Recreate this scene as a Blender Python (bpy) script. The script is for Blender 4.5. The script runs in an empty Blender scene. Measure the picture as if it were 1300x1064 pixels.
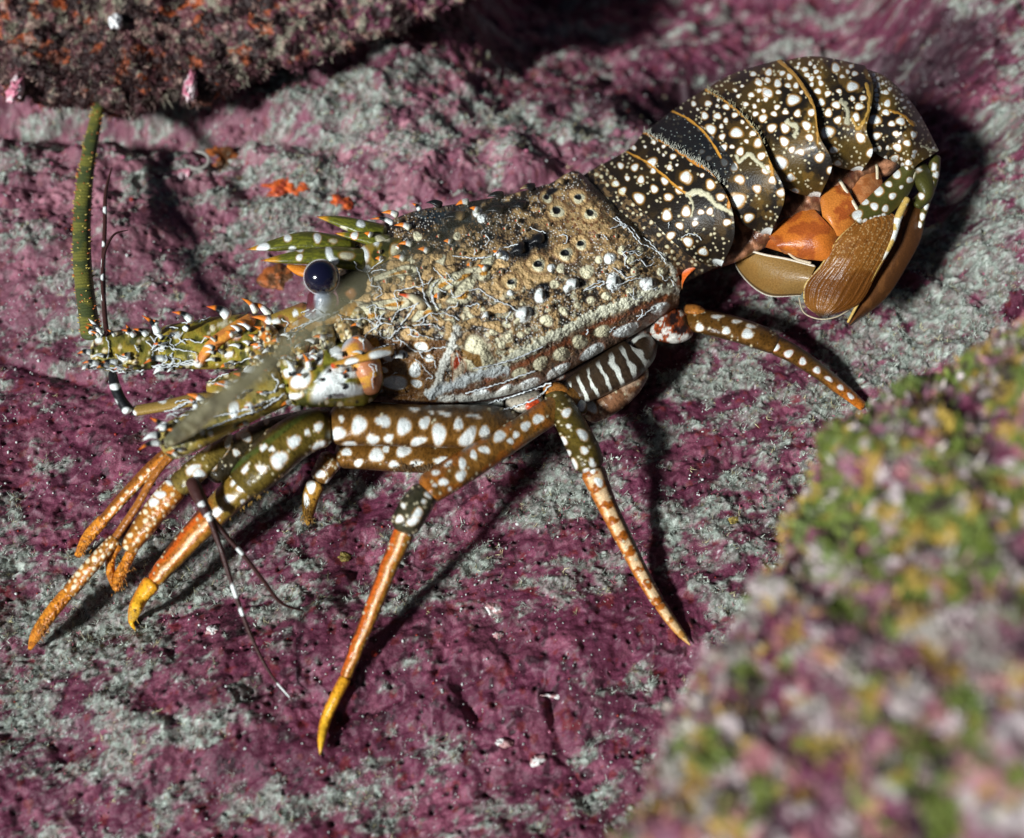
import bpy, math
import numpy as np

# ---------------------------------------------------------------- camera / light / exposure
K = 0.0003            # metres per scene unit (one unit = 0.3 mm, life size)
TILT = math.radians(30)
D0 = 1500.0           # camera distance in units
CT, ST = math.cos(TILT), math.sin(TILT)
CAM = np.array([0.0, -ST * D0, CT * D0])
VIEW = -CAM / D0
UP = np.array([0.0, CT, ST])

sc = bpy.context.scene
cd = bpy.data.cameras.new('camera'); cam = bpy.data.objects.new('camera', cd)
sc.collection.objects.link(cam); sc.camera = cam
cam.location = CAM * K; cam.rotation_euler = (TILT, 0, 0)
cd.sensor_width = 36.0; cd.lens = 36.0 * D0 / 1300.0
cd.clip_start = 0.005; cd.clip_end = 50.0
cd.dof.use_dof = True; cd.dof.focus_distance = (D0 - 75) * K; cd.dof.aperture_fstop = 5.5

SUN = np.array([-0.88, -0.80, 1.0]); SUN /= np.linalg.norm(SUN)      # direction towards the strobe
el = math.asin(SUN[2]); az = math.atan2(SUN[0], SUN[1])
ld = bpy.data.lights.new('sun', 'SUN'); ld.energy = 5.0; ld.angle = math.radians(7.0); ld.color = (0.96, 1.0, 1.0)
lo = bpy.data.objects.new('sun', ld); sc.collection.objects.link(lo)
import mathutils
lo.rotation_euler = mathutils.Vector(SUN).to_track_quat('Z', 'Y').to_euler()
w = bpy.data.worlds.new('World'); sc.world = w; w.use_nodes = True
nt = w.node_tree; sky = nt.nodes.new('ShaderNodeTexSky'); sky.sky_type = 'NISHITA'; sky.sun_disc = False
sky.sun_elevation = el; sky.sun_rotation = az
nt.links.new(sky.outputs[0], nt.nodes['Background'].inputs[0]); nt.nodes['Background'].inputs[1].default_value = 0.016
sc.view_settings.view_transform = 'Standard'; sc.view_settings.look = 'None'
sc.view_settings.exposure = 0.12; sc.view_settings.gamma = 1.0
sc.render.engine = 'CYCLES'

# ---------------------------------------------------------------- projection between photo pixels and the place
def P(px, py, h):
    px, py, h = np.broadcast_arrays(np.asarray(px, float), np.asarray(py, float), np.asarray(h, float))
    a = (px - 650.0) / D0; b = (532.0 - py) / D0
    dx = a; dy = VIEW[1] + b * UP[1]; dz = VIEW[2] + b * UP[2]
    s = (h - CAM[2]) / dz
    return np.stack([CAM[0] + s * dx, CAM[1] + s * dy, h + 0 * s], -1)
def unP(x, y, z):
    vx, vy, vz = x - CAM[0], y - CAM[1], z - CAM[2]
    d = vy * VIEW[1] + vz * VIEW[2]
    return 650 + D0 * vx / d, 532 - D0 * (vy * UP[1] + vz * UP[2]) / d

# ---------------------------------------------------------------- noise
rng = np.random.default_rng(7)
def hsh(i, j, seed):
    n = (i.astype(np.int64) * 374761393 + j.astype(np.int64) * 668265263 + seed * 1442695041) & 0xFFFFFFFF
    n = ((n ^ (n >> 13)) * 1274126177) & 0xFFFFFFFF
    n = ((n ^ (n >> 16)) * 2246822519) & 0xFFFFFFFF
    return ((n ^ (n >> 15)) & 0xFFFFFF) / float(0xFFFFFF)
def vn(x, y, seed=0):
    i = np.floor(x); j = np.floor(y); fx = x - i; fy = y - j
    i = i.astype(np.int64); j = j.astype(np.int64)
    ux = fx * fx * fx * (fx * (fx * 6 - 15) + 10); uy = fy * fy * fy * (fy * (fy * 6 - 15) + 10)
    a = hsh(i, j, seed); b = hsh(i + 1, j, seed); c = hsh(i, j + 1, seed); d = hsh(i + 1, j + 1, seed)
    return (a * (1 - ux) + b * ux) * (1 - uy) + (c * (1 - ux) + d * ux) * uy
def fbm(x, y, scale, oct=4, seed=0, gain=0.5):
    x = np.asarray(x, float) / scale; y = np.asarray(y, float) / scale; s = 0; a = 1; t = 0
    for o in range(oct):
        s = s + a * vn(x * 1.0 + 17.3 * o, y + 9.1 * o, seed + o); t += a; a *= gain
        x, y = (x * 0.8 - y * 0.6) * 2.03, (x * 0.6 + y * 0.8) * 2.03
    return s / t
def f3(V, scale, oct=4, seed=0, gain=0.5):
    p = V / scale; s = 0; a = 1; t = 0
    for o in range(oct):
        x, y, z = p[..., 0] + 7.7 * o, p[..., 1] + 3.1 * o, p[..., 2] + 5.3 * o; k = np.floor(z); f = z - k; f = f * f * (3 - 2 * f); k = k.astype(np.int64) * 131
        s = s + a * (vn(x + k * 17.0, y - k * 29.0, seed + o) * (1 - f) + vn(x + (k + 131) * 17.0, y - (k + 131) * 29.0, seed + o) * f); t += a; a *= gain
        p = p[..., [1, 2, 0]] * 2.03
    return s / t
def worley(x, y, scale, seed=0):
    x = np.asarray(x, float) / scale; y = np.asarray(y, float) / scale
    i = np.floor(x).astype(np.int64); j = np.floor(y).astype(np.int64)
    best = np.full(x.shape, 9.0); idv = np.zeros(x.shape)
    for a in (-1, 0, 1):
        for b in (-1, 0, 1):
            cx = i + a + hsh(i + a, j + b, seed); cy = j + b + hsh(i + a, j + b, seed + 5)
            d = np.hypot(cx - x, cy - y); m = d < best
            best = np.where(m, d, best); idv = np.where(m, hsh(i + a, j + b, seed + 9), idv)
    return best, idv
def ss(a, b, x):
    t = np.clip((x - a) / (b - a), 0, 1); return t * t * (3 - 2 * t)
def mix(A, B, t):
    return A + (np.asarray(B) - A) * t[..., None]
def lin(r, g, b):
    c = np.array([r, g, b]) / 255.0
    return np.where(c < 0.04045, c / 12.92, ((c + 0.055) / 1.055) ** 2.4)

# ---------------------------------------------------------------- mesh building
def make_obj(name, V, F, mat, parent=None, col=None, smooth=True, extra=None):
    """V (n,3) in units, F (m,3 or 4) ints"""
    me = bpy.data.meshes.new(name); V = np.asarray(V, np.float32) * K; F = np.asarray(F, np.int32)
    me.vertices.add(len(V)); me.vertices.foreach_set('co', V.ravel())
    k = F.shape[1]
    me.loops.add(F.size); me.loops.foreach_set('vertex_index', F.ravel())
    me.polygons.add(len(F)); me.polygons.foreach_set('loop_start', np.arange(0, F.size, k, dtype=np.int32))
    me.polygons.foreach_set('loop_total', np.full(len(F), k, np.int32))
    me.update(calc_edges=True)
    if smooth: me.polygons.foreach_set('use_smooth', np.ones(len(F), bool))
    if col is not None:
        c = np.ones((len(V), 4), np.float32); c[:, :3] = col
        at = me.color_attributes.new('Col', 'FLOAT_COLOR', 'POINT'); at.data.foreach_set('color', c.ravel())
    if extra is not None:
        at = me.attributes.new('gloss', 'FLOAT', 'POINT'); at.data.foreach_set('value', np.asarray(extra, np.float32))
    me.materials.append(mat)
    o = bpy.data.objects.new(name, me); sc.collection.objects.link(o)
    if parent: o.parent = parent
    return o
def gridF(nu, nv, closed, off=0):
    i = np.arange(nu - 1)[:, None]; j = np.arange(nv if closed else nv - 1)[None, :]
    j2 = (j + 1) % nv
    F = np.stack([i * nv + j, (i + 1) * nv + j, (i + 1) * nv + j2, i * nv + j2], -1)
    return F.reshape(-1, 4) + off
HB = np.full((1300, 1700), -1.0)      # highest animal surface at each pixel of the layout, to seat spines and threads
class Acc:
    def __init__(s): s.V = []; s.F = []; s.C = []; s.G = []; s.n = 0
    def add(s, V, C, closed=False, gloss=0.5, xy=None):
        nu, nv = V.shape[:2]
        s.F.append(gridF(nu, nv, closed, s.n)); s.V.append(V.reshape(-1, 3)); s.C.append(np.clip(C.reshape(-1, 3), 0, 1))
        s.G.append(np.broadcast_to(gloss, (nu, nv)).reshape(-1)); s.n += nu * nv
        if xy is not None:
            X, Y = xy; xi = np.clip(np.round(X).astype(int), 0, 1699); yi = np.clip(np.round(Y).astype(int), 0, 1299)
            np.maximum.at(HB, (yi.ravel(), xi.ravel()), V[..., 2].ravel())
    def build(s, name, mat, parent=None):
        return make_obj(name, np.concatenate(s.V), np.concatenate(s.F), mat, parent, np.concatenate(s.C), True, np.concatenate(s.G))
def hb(x, y, r=3):
    x = int(round(x)); y = int(round(y)); b = HB[max(0, y - r):y + r + 1, max(0, x - r):x + r + 1]
    return float(b.max())
def cr(pts, n, t=None):
    p = np.asarray(pts, float); m = len(p)
    c = np.concatenate([[0], np.cumsum(np.maximum(np.hypot(*(np.diff(p[:, :2], axis=0).T)), 1e-3))]); c /= c[-1]
    if t is None: t = np.linspace(0, 1, n)
    tg = np.zeros_like(p)
    if m == 2: tg[:] = (p[1] - p[0]) / (c[1] - c[0])
    else:
        sl = np.diff(p, axis=0) / np.diff(c)[:, None]
        w0 = np.diff(c)[1:, None]; w1 = np.diff(c)[:-1, None]
        tg[1:-1] = (sl[:-1] * w0 + sl[1:] * w1) / (w0 + w1)
        tg[0] = sl[0]; tg[-1] = sl[-1]
    k = np.clip(np.searchsorted(c, t, 'right') - 1, 0, m - 2)
    d = (c[k + 1] - c[k])[:, None]; u = ((t - c[k]) / (c[k + 1] - c[k]))[:, None]
    return ((2 * u**3 - 3 * u**2 + 1) * p[k] + (u**3 - 2 * u**2 + u) * d * tg[k] + (-2 * u**3 + 3 * u**2) * p[k + 1] + (u**3 - u**2) * d * tg[k + 1])

LIFT = [0.0]
class S:
    """A surface being painted: X, Y layout coordinates, H heights, C albedo, G gloss"""
    def __init__(s, X, Y, H, base, u, v, L=1.0):
        s.X, s.Y, s.H, s.u, s.v, s.L = X, Y, H.copy(), u, v, L
        s.C = np.ones(X.shape + (3,)) * np.asarray(base); s.G = np.full(X.shape, 0.55)
        s.D = np.zeros(X.shape)
    def spot(s, x, y, rx, ry=None, ang=0, col=None, halo=None, lift=0.6, soft=0.16, wob=0.18, hw=0.45):
        ry = ry or rx; R = max(rx, ry) * (1 + hw) + 3
        m = (np.abs(s.X - x) < R) & (np.abs(s.Y - y) < R)
        if not m.any(): return
        X = s.X[m] - x; Y = s.Y[m] - y; c, q = math.cos(ang), math.sin(ang)
        a = (X * c + Y * q) / rx; b = (-X * q + Y * c) / ry; d = np.hypot(a, b)
        th = np.arctan2(b, a); k = (x * 7.13 + y * 3.7) % 6.28
        d = d * (1 + wob * 0.5 * (np.sin(2 * th + k) + 0.7 * np.sin(3 * th + 2 * k)))
        C = s.C[m]
        if halo is not None: C = mix(C, halo, ss(1 + hw, 1.0, d) * 0.85)
        e = max(soft, 0.9 / max(min(rx, ry), 1))
        f = ss(1 + e, 1 - e, d)
        C = mix(C, WHITE if col is None else col, f)
        s.C[m] = C; s.D[m] += lift * np.clip(1 - d * d, 0, 1) * min(rx, ry) * 0.25
    def line(s, pts, w, col, lift=0.0, soft=0.4, alpha=1.0, n=None):
        p = cr(pts, n or 40); m = (s.X > p[:, 0].min() - 2 * w) & (s.X < p[:, 0].max() + 2 * w) & (s.Y > p[:, 1].min() - 2 * w) & (s.Y < p[:, 1].max() + 2 * w)
        if not m.any(): return
        X = s.X[m]; Y = s.Y[m]; best = np.full(X.shape, 1e9)
        for a, b in zip(p[:-1], p[1:]):
            ab = b[:2] - a[:2]; L2 = max((ab**2).sum(), 1e-6); t = np.clip(((X - a[0]) * ab[0] + (Y - a[1]) * ab[1]) / L2, 0, 1)
            best = np.minimum(best, np.hypot(X - a[0] - t * ab[0], Y - a[1] - t * ab[1]))
        best = best + (fbm(X, Y, 5, 2, 3) - 0.5) * w * 0.7
        f = ss(w * (0.5 + soft * 0.5), w * (0.5 - soft * 0.5), best) * alpha
        s.C[m] = mix(s.C[m], col, f); s.D[m] += lift * np.clip(1 - (best / (w * 0.6))**2, 0, 1)
    def tint(s, col, t): s.C = mix(s.C, col, np.clip(t, 0, 1))
    def emit(s, acc, closed=False):
        V = P(s.X, s.Y, s.H + s.D + LIFT[0] * ss(760, 1080, s.X))
        acc.add(V, s.C, closed, s.G, (s.X, s.Y))
def loft(st, nu, nv=36, base=(0.1, 0.1, 0.1), cap0=True, cap1=True, flat=0.95, knob=0):
    st = [tuple(q) + ((q[3] * flat,) if len(q) == 4 else ()) for q in st]
    c = cr(st, nu); x, y, h, r, rh = c.T; r = np.maximum(r, 0.15); rh = np.maximum(rh, 0.15)
    tx = np.gradient(x); ty = np.gradient(y); n = np.hypot(tx, ty) + 1e-9; nx, ny = -ty / n, tx / n
    L = np.concatenate([[0], np.cumsum(np.hypot(np.diff(x), np.diff(y)))])
    f = np.ones(nu)
    if cap0: q = np.clip(L / (0.7 * r[0] + 1e-6), 0, 1); f *= np.sqrt(1 - (1 - q)**2 * 0.998)
    if cap1: q = np.clip((L[-1] - L) / (0.7 * r[-1] + 1e-6), 0, 1); f *= np.sqrt(1 - (1 - q)**2 * 0.998)
    th = np.linspace(0, 2 * np.pi, nv, endpoint=False)[None, :]
    X = x[:, None] + (nx * r * f)[:, None] * np.cos(th); Y = y[:, None] + (ny * r * f)[:, None] * np.cos(th)
    H = h[:, None] + (rh * f)[:, None] * np.sin(th)
    u = np.broadcast_to((L / L[-1])[:, None], X.shape); v = np.broadcast_to(th, X.shape)
    return S(X, Y, H, base, u, v, L[-1])
def patch(lines, ht, nu, nv, base, back=0.25):
    """surface through cross lines (far silhouette -> near edge); ht = per line (h_top, bulge, h_bottom)"""
    R = np.stack([cr(l, nv) for l in lines]); m = len(lines)
    ht = np.asarray(ht, float); tt = np.linspace(0, 1, nu)
    key = np.concatenate([R.reshape(m, -1), ht], 1)
    mid = R[:, nv // 2]; out = cr(np.concatenate([mid, key], 1), nu)[:, 2:]
    XY = out[:, :-3].reshape(nu, nv, 2); h3 = out[:, -3:]
    v = np.linspace(0, 1, nv)[None, :]
    H = h3[:, 0:1] * (1 - v) + h3[:, 2:3] * v + h3[:, 1:2] * np.sin(np.pi * np.clip(v, 0, 1))**0.62
    nb = max(4, int(nv * back))
    vb = np.linspace(1, 0, nb, endpoint=False)                 # far flank behind the silhouette, going down
    idx = np.clip((vb**2 * nv * 0.22).astype(int), 0, nv - 1)
    XB = XY[:, idx]; HBk = h3[:, 0:1] - (h3[:, 0:1] + 10) * (np.sin(vb * np.pi / 2))[None, :] * 0.9
    XYa = np.concatenate([XB, XY], 1); Ha = np.concatenate([HBk, H], 1)
    va = np.concatenate([np.broadcast_to(-vb[None, :], (nu, nb)), np.broadcast_to(v, (nu, nv))], 1)
    ua = np.broadcast_to(tt[:, None], va.shape)
    return S(XYa[..., 0], XYa[..., 1], Ha, base, ua, va)
def sheet(A, B, hA, hB, bulge, th, nu, nv, base):
    """thin two sided blade between edge curves A and B (points x,y)"""
    a = cr(A, nu); b = cr(B, nu); hA = np.interp(np.linspace(0, 1, nu), np.linspace(0, 1, len(hA)), hA); hB = np.interp(np.linspace(0, 1, nu), np.linspace(0, 1, len(hB)), hB)
    ph = np.linspace(0, 2 * np.pi, 2 * nv, endpoint=False)[None, :]
    v = 0.5 - 0.5 * np.cos(ph)
    X = a[:, 0:1] * (1 - v) + b[:, 0:1] * v; Y = a[:, 1:2] * (1 - v) + b[:, 1:2] * v
    H = hA[:, None] * (1 - v) + hB[:, None] * v + bulge * np.sin(np.pi * v) + th * np.sin(ph) * 0.5
    u = np.broadcast_to(np.linspace(0, 1, nu)[:, None], X.shape)
    return S(X, Y, H, base, u, np.broadcast_to(v, X.shape))

# ---------------------------------------------------------------- materials
WHITE = np.array([0.80, 0.84, 0.82]); CREAM = np.array([0.62, 0.58, 0.40]); AMBER = np.array([0.42, 0.20, 0.03])
ORANGE = np.array([0.72, 0.20, 0.02]); DARK = np.array([0.022, 0.016, 0.012]); BROWN = np.array([0.11, 0.05, 0.016])
OLIVE = np.array([0.10, 0.095, 0.02]); BLACK = np.array([0.008, 0.009, 0.011]); TAN = np.array([0.36, 0.24, 0.11]); RED = np.array([0.55, 0.07, 0.02])
PURP = np.array([0.112, 0.024, 0.050])
def mat(name, rough=0.5, coat=0.0, bump=0.0, bscale=3000, speck=0.0, sss=0.0, gloss_attr=False, detail=0.25, dscale=4000, spec=0.3):
    m = bpy.data.materials.new(name); m.use_nodes = True; nt = m.node_tree; N = nt.nodes; L = nt.links
    b = N['Principled BSDF']; at = N.new('ShaderNodeAttribute'); at.attribute_name = 'Col'
    tc = N.new('ShaderNodeTexCoord')
    n1 = N.new('ShaderNodeTexNoise'); n1.inputs['Scale'].default_value = dscale; n1.inputs['Detail'].default_value = 4
    L.new(tc.outputs['Object'], n1.inputs['Vector'])
    mr = N.new('ShaderNodeMapRange'); mr.inputs['To Min'].default_value = 1 - detail; mr.inputs['To Max'].default_value = 1 + detail
    mr.inputs['From Min'].default_value = 0.3; mr.inputs['From Max'].default_value = 0.7
    L.new(n1.outputs['Fac'], mr.inputs['Value'])
    mx = N.new('ShaderNodeVectorMath'); mx.operation = 'SCALE'; L.new(at.outputs['Color'], mx.inputs[0]); L.new(mr.outputs[0], mx.inputs['Scale'])
    L.new(mx.outputs[0], b.inputs['Base Color'])
    b.inputs['Specular IOR Level'].default_value = spec; b.inputs['Roughness'].default_value = rough; b.inputs['Coat Weight'].default_value = coat; b.inputs['Coat Roughness'].default_value = 0.12
    if gloss_attr:
        ga = N.new('ShaderNodeAttribute'); ga.attribute_name = 'gloss'
        m2 = N.new('ShaderNodeMapRange'); m2.inputs['To Min'].default_value = 0.75; m2.inputs['To Max'].default_value = 0.22
        L.new(ga.outputs['Fac'], m2.inputs['Value']); L.new(m2.outputs[0], b.inputs['Roughness'])
    if sss: b.inputs['Subsurface Weight'].default_value = sss; b.inputs['Subsurface Radius'].default_value = (0.0012, 0.0006, 0.0003); b.inputs['Subsurface Scale'].default_value = 1.0
    if bump:
        n2 = N.new('ShaderNodeTexNoise'); n2.inputs['Scale'].default_value = bscale; n2.inputs['Detail'].default_value = 5
        L.new(tc.outputs['Object'], n2.inputs['Vector'])
        bp = N.new('ShaderNodeBump'); bp.inputs['Strength'].default_value = bump; bp.inputs['Distance'].default_value = 0.0004
        L.new(n2.outputs['Fac'], bp.inputs['Height']); L.new(bp.outputs[0], b.inputs['Normal'])
    return m
M_shell = mat('lobster_shell', 0.4, 0.06, 0.5, 1300, gloss_attr=True, detail=0.24, dscale=2200)
M_thread = mat('worm_thread', 0.5, 0, 0.1, 3000, detail=0.12)
M_rock = mat('coralline_rock', 0.55, 0.0, 0.7, 1400, detail=0.36, dscale=1800)
M_turf = mat('turf_algae', 0.7, 0, 0, detail=0.2)
M_boulder = mat('algae_boulder', 0.6, 0, 0.7, 700, detail=0.35, dscale=900)
M_sponge = mat('sponge', 0.6, 0.1, 0.8, 1200, detail=0.35, dscale=1500)
M_bit = mat('shell_bit', 0.35, 0.2, 0.3, 2500, detail=0.2)
def tagk(o, kind=None, label=None, cat=None, group=None):
    if kind: o['kind'] = kind
    if label: o['label'] = label
    if cat: o['category'] = cat
    if group: o['group'] = group
    return o

# ---------------------------------------------------------------- rock ground
MAC = [  # px, py, rx, ry, angle(deg), height
    (650, 830, 300, 120, -8, 26), (300, 900, 180, 70, -25, 24), (200, 720, 230, 55, -38, -26), (520, 690, 160, 40, -15, -12),
    (100, 150, 260, 26, 3, -75), (560, 190, 160, 60, 8, 26), (250, 260, 60, 90, 10, -22), (90, 290, 110, 90, 0, 16),
    (1190, 150, 150, 120, 0, -75), (960, 40, 170, 60, 0, -95), (1330, 230, 90, 190, 20, 85), (1150, 10, 200, 50, 0, -60),
    (700, 40, 200, 70, 0, 35), (900, 360, 60, 40, 0, -30), (1080, 420, 120, 40, -30, 14), (780, 700, 120, 30, -60, -8),
    (640, 640, 90, 26, -35, -14), (450, 630, 90, 30, -20, -26), (400, 300, 80, 60, -30, 20), (1000, 700, 160, 120, -40, 18), (600, 905, 10, 34, -30, -13), (702, 905, 9, 46, -12, -13), (470, 905, 40, 8, -20, -10), (560, 850, 8, 30, 20, -9), (330, 890, 60, 8, -30, -9), (60, 470, 70, 8, 15, -10), (240, 640, 60, 8, -35, -10)]
def G(x, y):
    px, py = unP(x, y, 0.0); z = 0
    for (a, b, rx, ry, an, amp) in MAC:
        c, q = math.cos(math.radians(an)), math.sin(math.radians(an)); X = px - a; Y = py - b
        z = z + amp * np.exp(-(((X * c + Y * q) / rx)**2 + ((-X * q + Y * c) / ry)**2))
    up = ss(420, 250, py) + ss(900, 1100, px) * 0.6
    z = z + up * (fbm(x, y, 42, 4, 33) - 0.5) * 46
    wx = fbm(x, y, 50, 3, 31) * 30; wy = fbm(x, y, 50, 3, 37) * 30
    z = z + (fbm(x + wx, y + wy, 110, 3, 1) - 0.5) * 34 + (fbm(x + wx, y, 34, 4, 2) - 0.5) * 13
    rx_ = (x * .85 + y * .5) / 2.6; ry_ = (y * .85 - x * .5); z = z - np.abs(fbm(rx_ + wx * .3, ry_ + wy * .3, 26, 4, 35) - .5) * 22 * ss(450, 600, py)
    sl = ss(500, 680, px) * ss(1240, 1120, px); z = z - 0.50 * sl * np.logaddexp(0, (y - 445 + 30 * (fbm(x, y, 80, 2, 36) - .5) * 2) / 30) * 30  # invented slope away from the sun, standing in for strobe falloff
    dn, idn = worley(x + wx * .6, y + wy * .6, 13, 4); z = z + (0.6 - dn) * 3.2 * (idn > 0.25)
    dn2, id2 = worley(x + wy * .3, y, 5, 8); z = z + (0.5 - dn2) * 1.5
    return z
TB = [  # turf bias: px, py, rx, ry, ang, amount
    (90, 800, 190, 90, -38, 0.34), (250, 690, 120, 25, -38, 0.25), (380, 250, 80, 75, -30, 0.30), (560, 160, 160, 40, -8, 0.14),
    (400, 110, 90, 30, 0, 0.25), (150, 130, 150, 25, 0, 0.15), (620, 700, 130, 30, -20, 0.16), (860, 620, 170, 60, -30, 0.15), (470, 780, 90, 22, 10, 0.22),
    (380, 760, 60, 40, 0, 0.18), (960, 480, 130, 40, 20, 0.25), (1180, 400, 120, 60, -45, 0.30), (1270, 200, 60, 200, 15, 0.30), (600, 590, 110, 50, 0, 0.2),
    (760, 150, 60, 40, 0, 0.22), (200, 960, 200, 60, -30, 0.14), (120, 400, 100, 60, 0, 0.16), (920, 760, 60, 90, 0, 0.18), (700, 640, 60, 25, 0, 0.2),
    (660, 860, 230, 110, 0, -0.20), (560, 930, 250, 60, 0, -0.08), (90, 560, 110, 60, 0, -0.15), (320, 830, 60, 60, 0, -0.14), (90, 290, 80, 60, 0, -0.08),
    (560, 240, 120, 30, 0, -0.12), (440, 700, 80, 30, 0, -0.1), (930, 40, 260, 60, 0, -0.4), (1100, 120, 200, 120, 0, -0.2), (680, 300, 80, 40, 0, -0.1), (40, 560, 120, 90, 0, -0.1), (450, 870, 200, 50, 0, -0.1)]
def turf(x, y):
    px, py = unP(x, y, 0.0); b = 0
    for (a, c0, rx, ry, an, amp) in TB:
        c, q = math.cos(math.radians(an)), math.sin(math.radians(an)); X = px - a; Y = py - c0
        b = b + amp * np.exp(-(((X * c + Y * q) / rx)**2 + ((-X * q + Y * c) / ry)**2))
    xr = x * 0.95 + y * 0.3; yr = (y * 0.95 - x * 0.3) * 1.7
    n = fbm(xr, yr, 48, 6, 11, 0.72)
    q = n + b * 0.62 - 0.012 + 0.10 * (fbm(x, y, 9, 3, 15) - 0.5)
    return ss(0.525, 0.63, q), q
xs = np.arange(-940, 941, 1.75); ys = np.arange(-600, 1150, 1.75)
def ext(a, n=52):
    g = 1.75 * 1.14 ** np.arange(1, n); c = np.cumsum(g)
    return np.concatenate([a[0] - c[::-1], a, a[-1] + c])
xs = ext(xs); ys = ext(ys)
GX, GY = np.meshgrid(xs, ys, indexing='ij')
far = np.clip(np.maximum(np.abs(GX) - 1000, np.maximum(-GY - 650, GY - 1200)) / 300, 0, 1)
GZ = G(np.clip(GX, -2000, 2000), np.clip(GY, -1200, 2000)) * (1 - far) + far * 20
T, Tn = turf(GX, GY)
fine = fbm(GX, GY, 5, 3, 21)
GZ = GZ + T * ((fine - 0.35) * 6 + (fbm(GX, GY, 16, 3, 22) - .4) * 7) * (1 - far)
# colour of the crust, with painted shade towards the top right
C = np.ones(GX.shape + (3,)) * PURP
n1 = fbm(GX, GY, 60, 4, 41); n2 = fbm(GX, GY, 9, 3, 43); n3 = fbm(GX, GY, 22, 4, 47)
C = mix(C, [0.16, 0.042, 0.072], ss(0.45, 0.65, n1)); C = mix(C, [0.085, 0.015, 0.035], ss(0.5, 0.36, n2) * 0.7)
C = mix(C, [0.25, 0.085, 0.125], ss(0.6, 0.75, n3) * 0.5); C = mix(C, [0.13, 0.014, 0.014], ss(0.68, 0.74, fbm(GX, GY, 12, 3, 55)) * 0.7)
C = mix(C, [0.02, 0.005, 0.01], ss(0.34, 0.27, fbm(GX, GY, 12, 3, 59)) * 0.8)
px_, py_ = unP(GX, GY, 0.0)
C = mix(C, [0.42, 0.20, 0.23], np.exp(-(((px_ - 500) / 190)**2 + ((py_ - 200) / 70)**2)) * ss(0.45, 0.6, n3) * 0.7)
C = mix(C, [0.27, 0.13, 0.16], ss(480, 380, py_) * ss(60, 150, py_) * ss(1000, 800, px_) * 0.3)
C = mix(C, [0.32, 0.14, 0.17], np.exp(-(((px_ - 150) / 190)**2 + ((py_ - 230) / 110)**2)) * ss(0.42, 0.6, n3) * 0.6)
C = mix(C, [0.02, 0.012, 0.016], ss(0.1, 0.6, np.exp(-(((px_ - 1060) / 230)**2 + ((py_ - 20) / 70)**2)) + 0.6 * np.exp(-(((px_ - 820) / 130)**2 + ((py_ - 88) / 26)**2)) + 0.35 * (n3 - .5)) * 0.85)  # shade above and behind the tail, painted into the crust colour
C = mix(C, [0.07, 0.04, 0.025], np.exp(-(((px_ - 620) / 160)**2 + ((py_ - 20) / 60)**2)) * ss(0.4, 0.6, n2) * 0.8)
# pale rims of crust plates, pits, and a thin beige dust
def plates(x, y, sc_, seed):
    xw = x + (fbm(x, y, 30, 3, seed) - .5) * 40; yw = y + (fbm(x, y, 30, 3, seed + 3) - .5) * 40
    d, idd = worley(xw, yw, sc_, seed); return d, idd
dpl, ipl = plates(GX, GY, 46, 66); rimm = np.exp(-((dpl - 0.40 - 0.15 * ipl) / 0.035)**2) * (ipl > 0.55) * ss(0.40, 0.6, fbm(GX, GY, 16, 2, 67))
C = mix(C, [0.30, 0.17, 0.21], rimm * 0.55); GZ = GZ + rimm * 1.6 * (1 - far)
C = C * (0.80 + 0.45 * np.clip(ipl, 0, 1)[..., None] * (dpl < 0.5)[..., None] + 0.1)
pd, pi_ = worley(GX, GY, 17, 68); pit = ss(0.22, 0.10, pd) * (pi_ > 0.72); C = mix(C, [0.012, 0.004, 0.006], pit * 0.9); GZ = GZ - pit * 3.5 * (1 - far)
C = mix(C, [0.24, 0.22, 0.20], ss(0.47, 0.56, Tn) * (0.25 + 0.5 * ss(0.45, 0.62, fbm(GX, GY, 7, 3, 69))) * 0.42)
tc_ = np.ones(GX.shape + (3,)) * np.array([0.25, 0.29, 0.25]); tc_ = mix(tc_, [0.15, 0.13, 0.11], ss(0.5, 0.3, fine)); tc_ = mix(tc_, [0.42, 0.46, 0.41], ss(0.6, 0.75, fine))
C = mix(C, tc_, T * (0.55 + 0.4 * ss(0.4, 0.6, fbm(GX, GY, 8, 3, 70))))
dust = hsh(np.round(GX / 1.75).astype(int), np.round(GY / 1.75).astype(int), 3)
C = mix(C, [0.55, 0.5, 0.52], (dust > 0.985) * 0.7 * ss(0.40, 0.5, Tn))
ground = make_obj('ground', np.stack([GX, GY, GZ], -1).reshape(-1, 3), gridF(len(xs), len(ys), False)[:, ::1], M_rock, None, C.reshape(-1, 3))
tagk(ground, 'structure')

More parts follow.
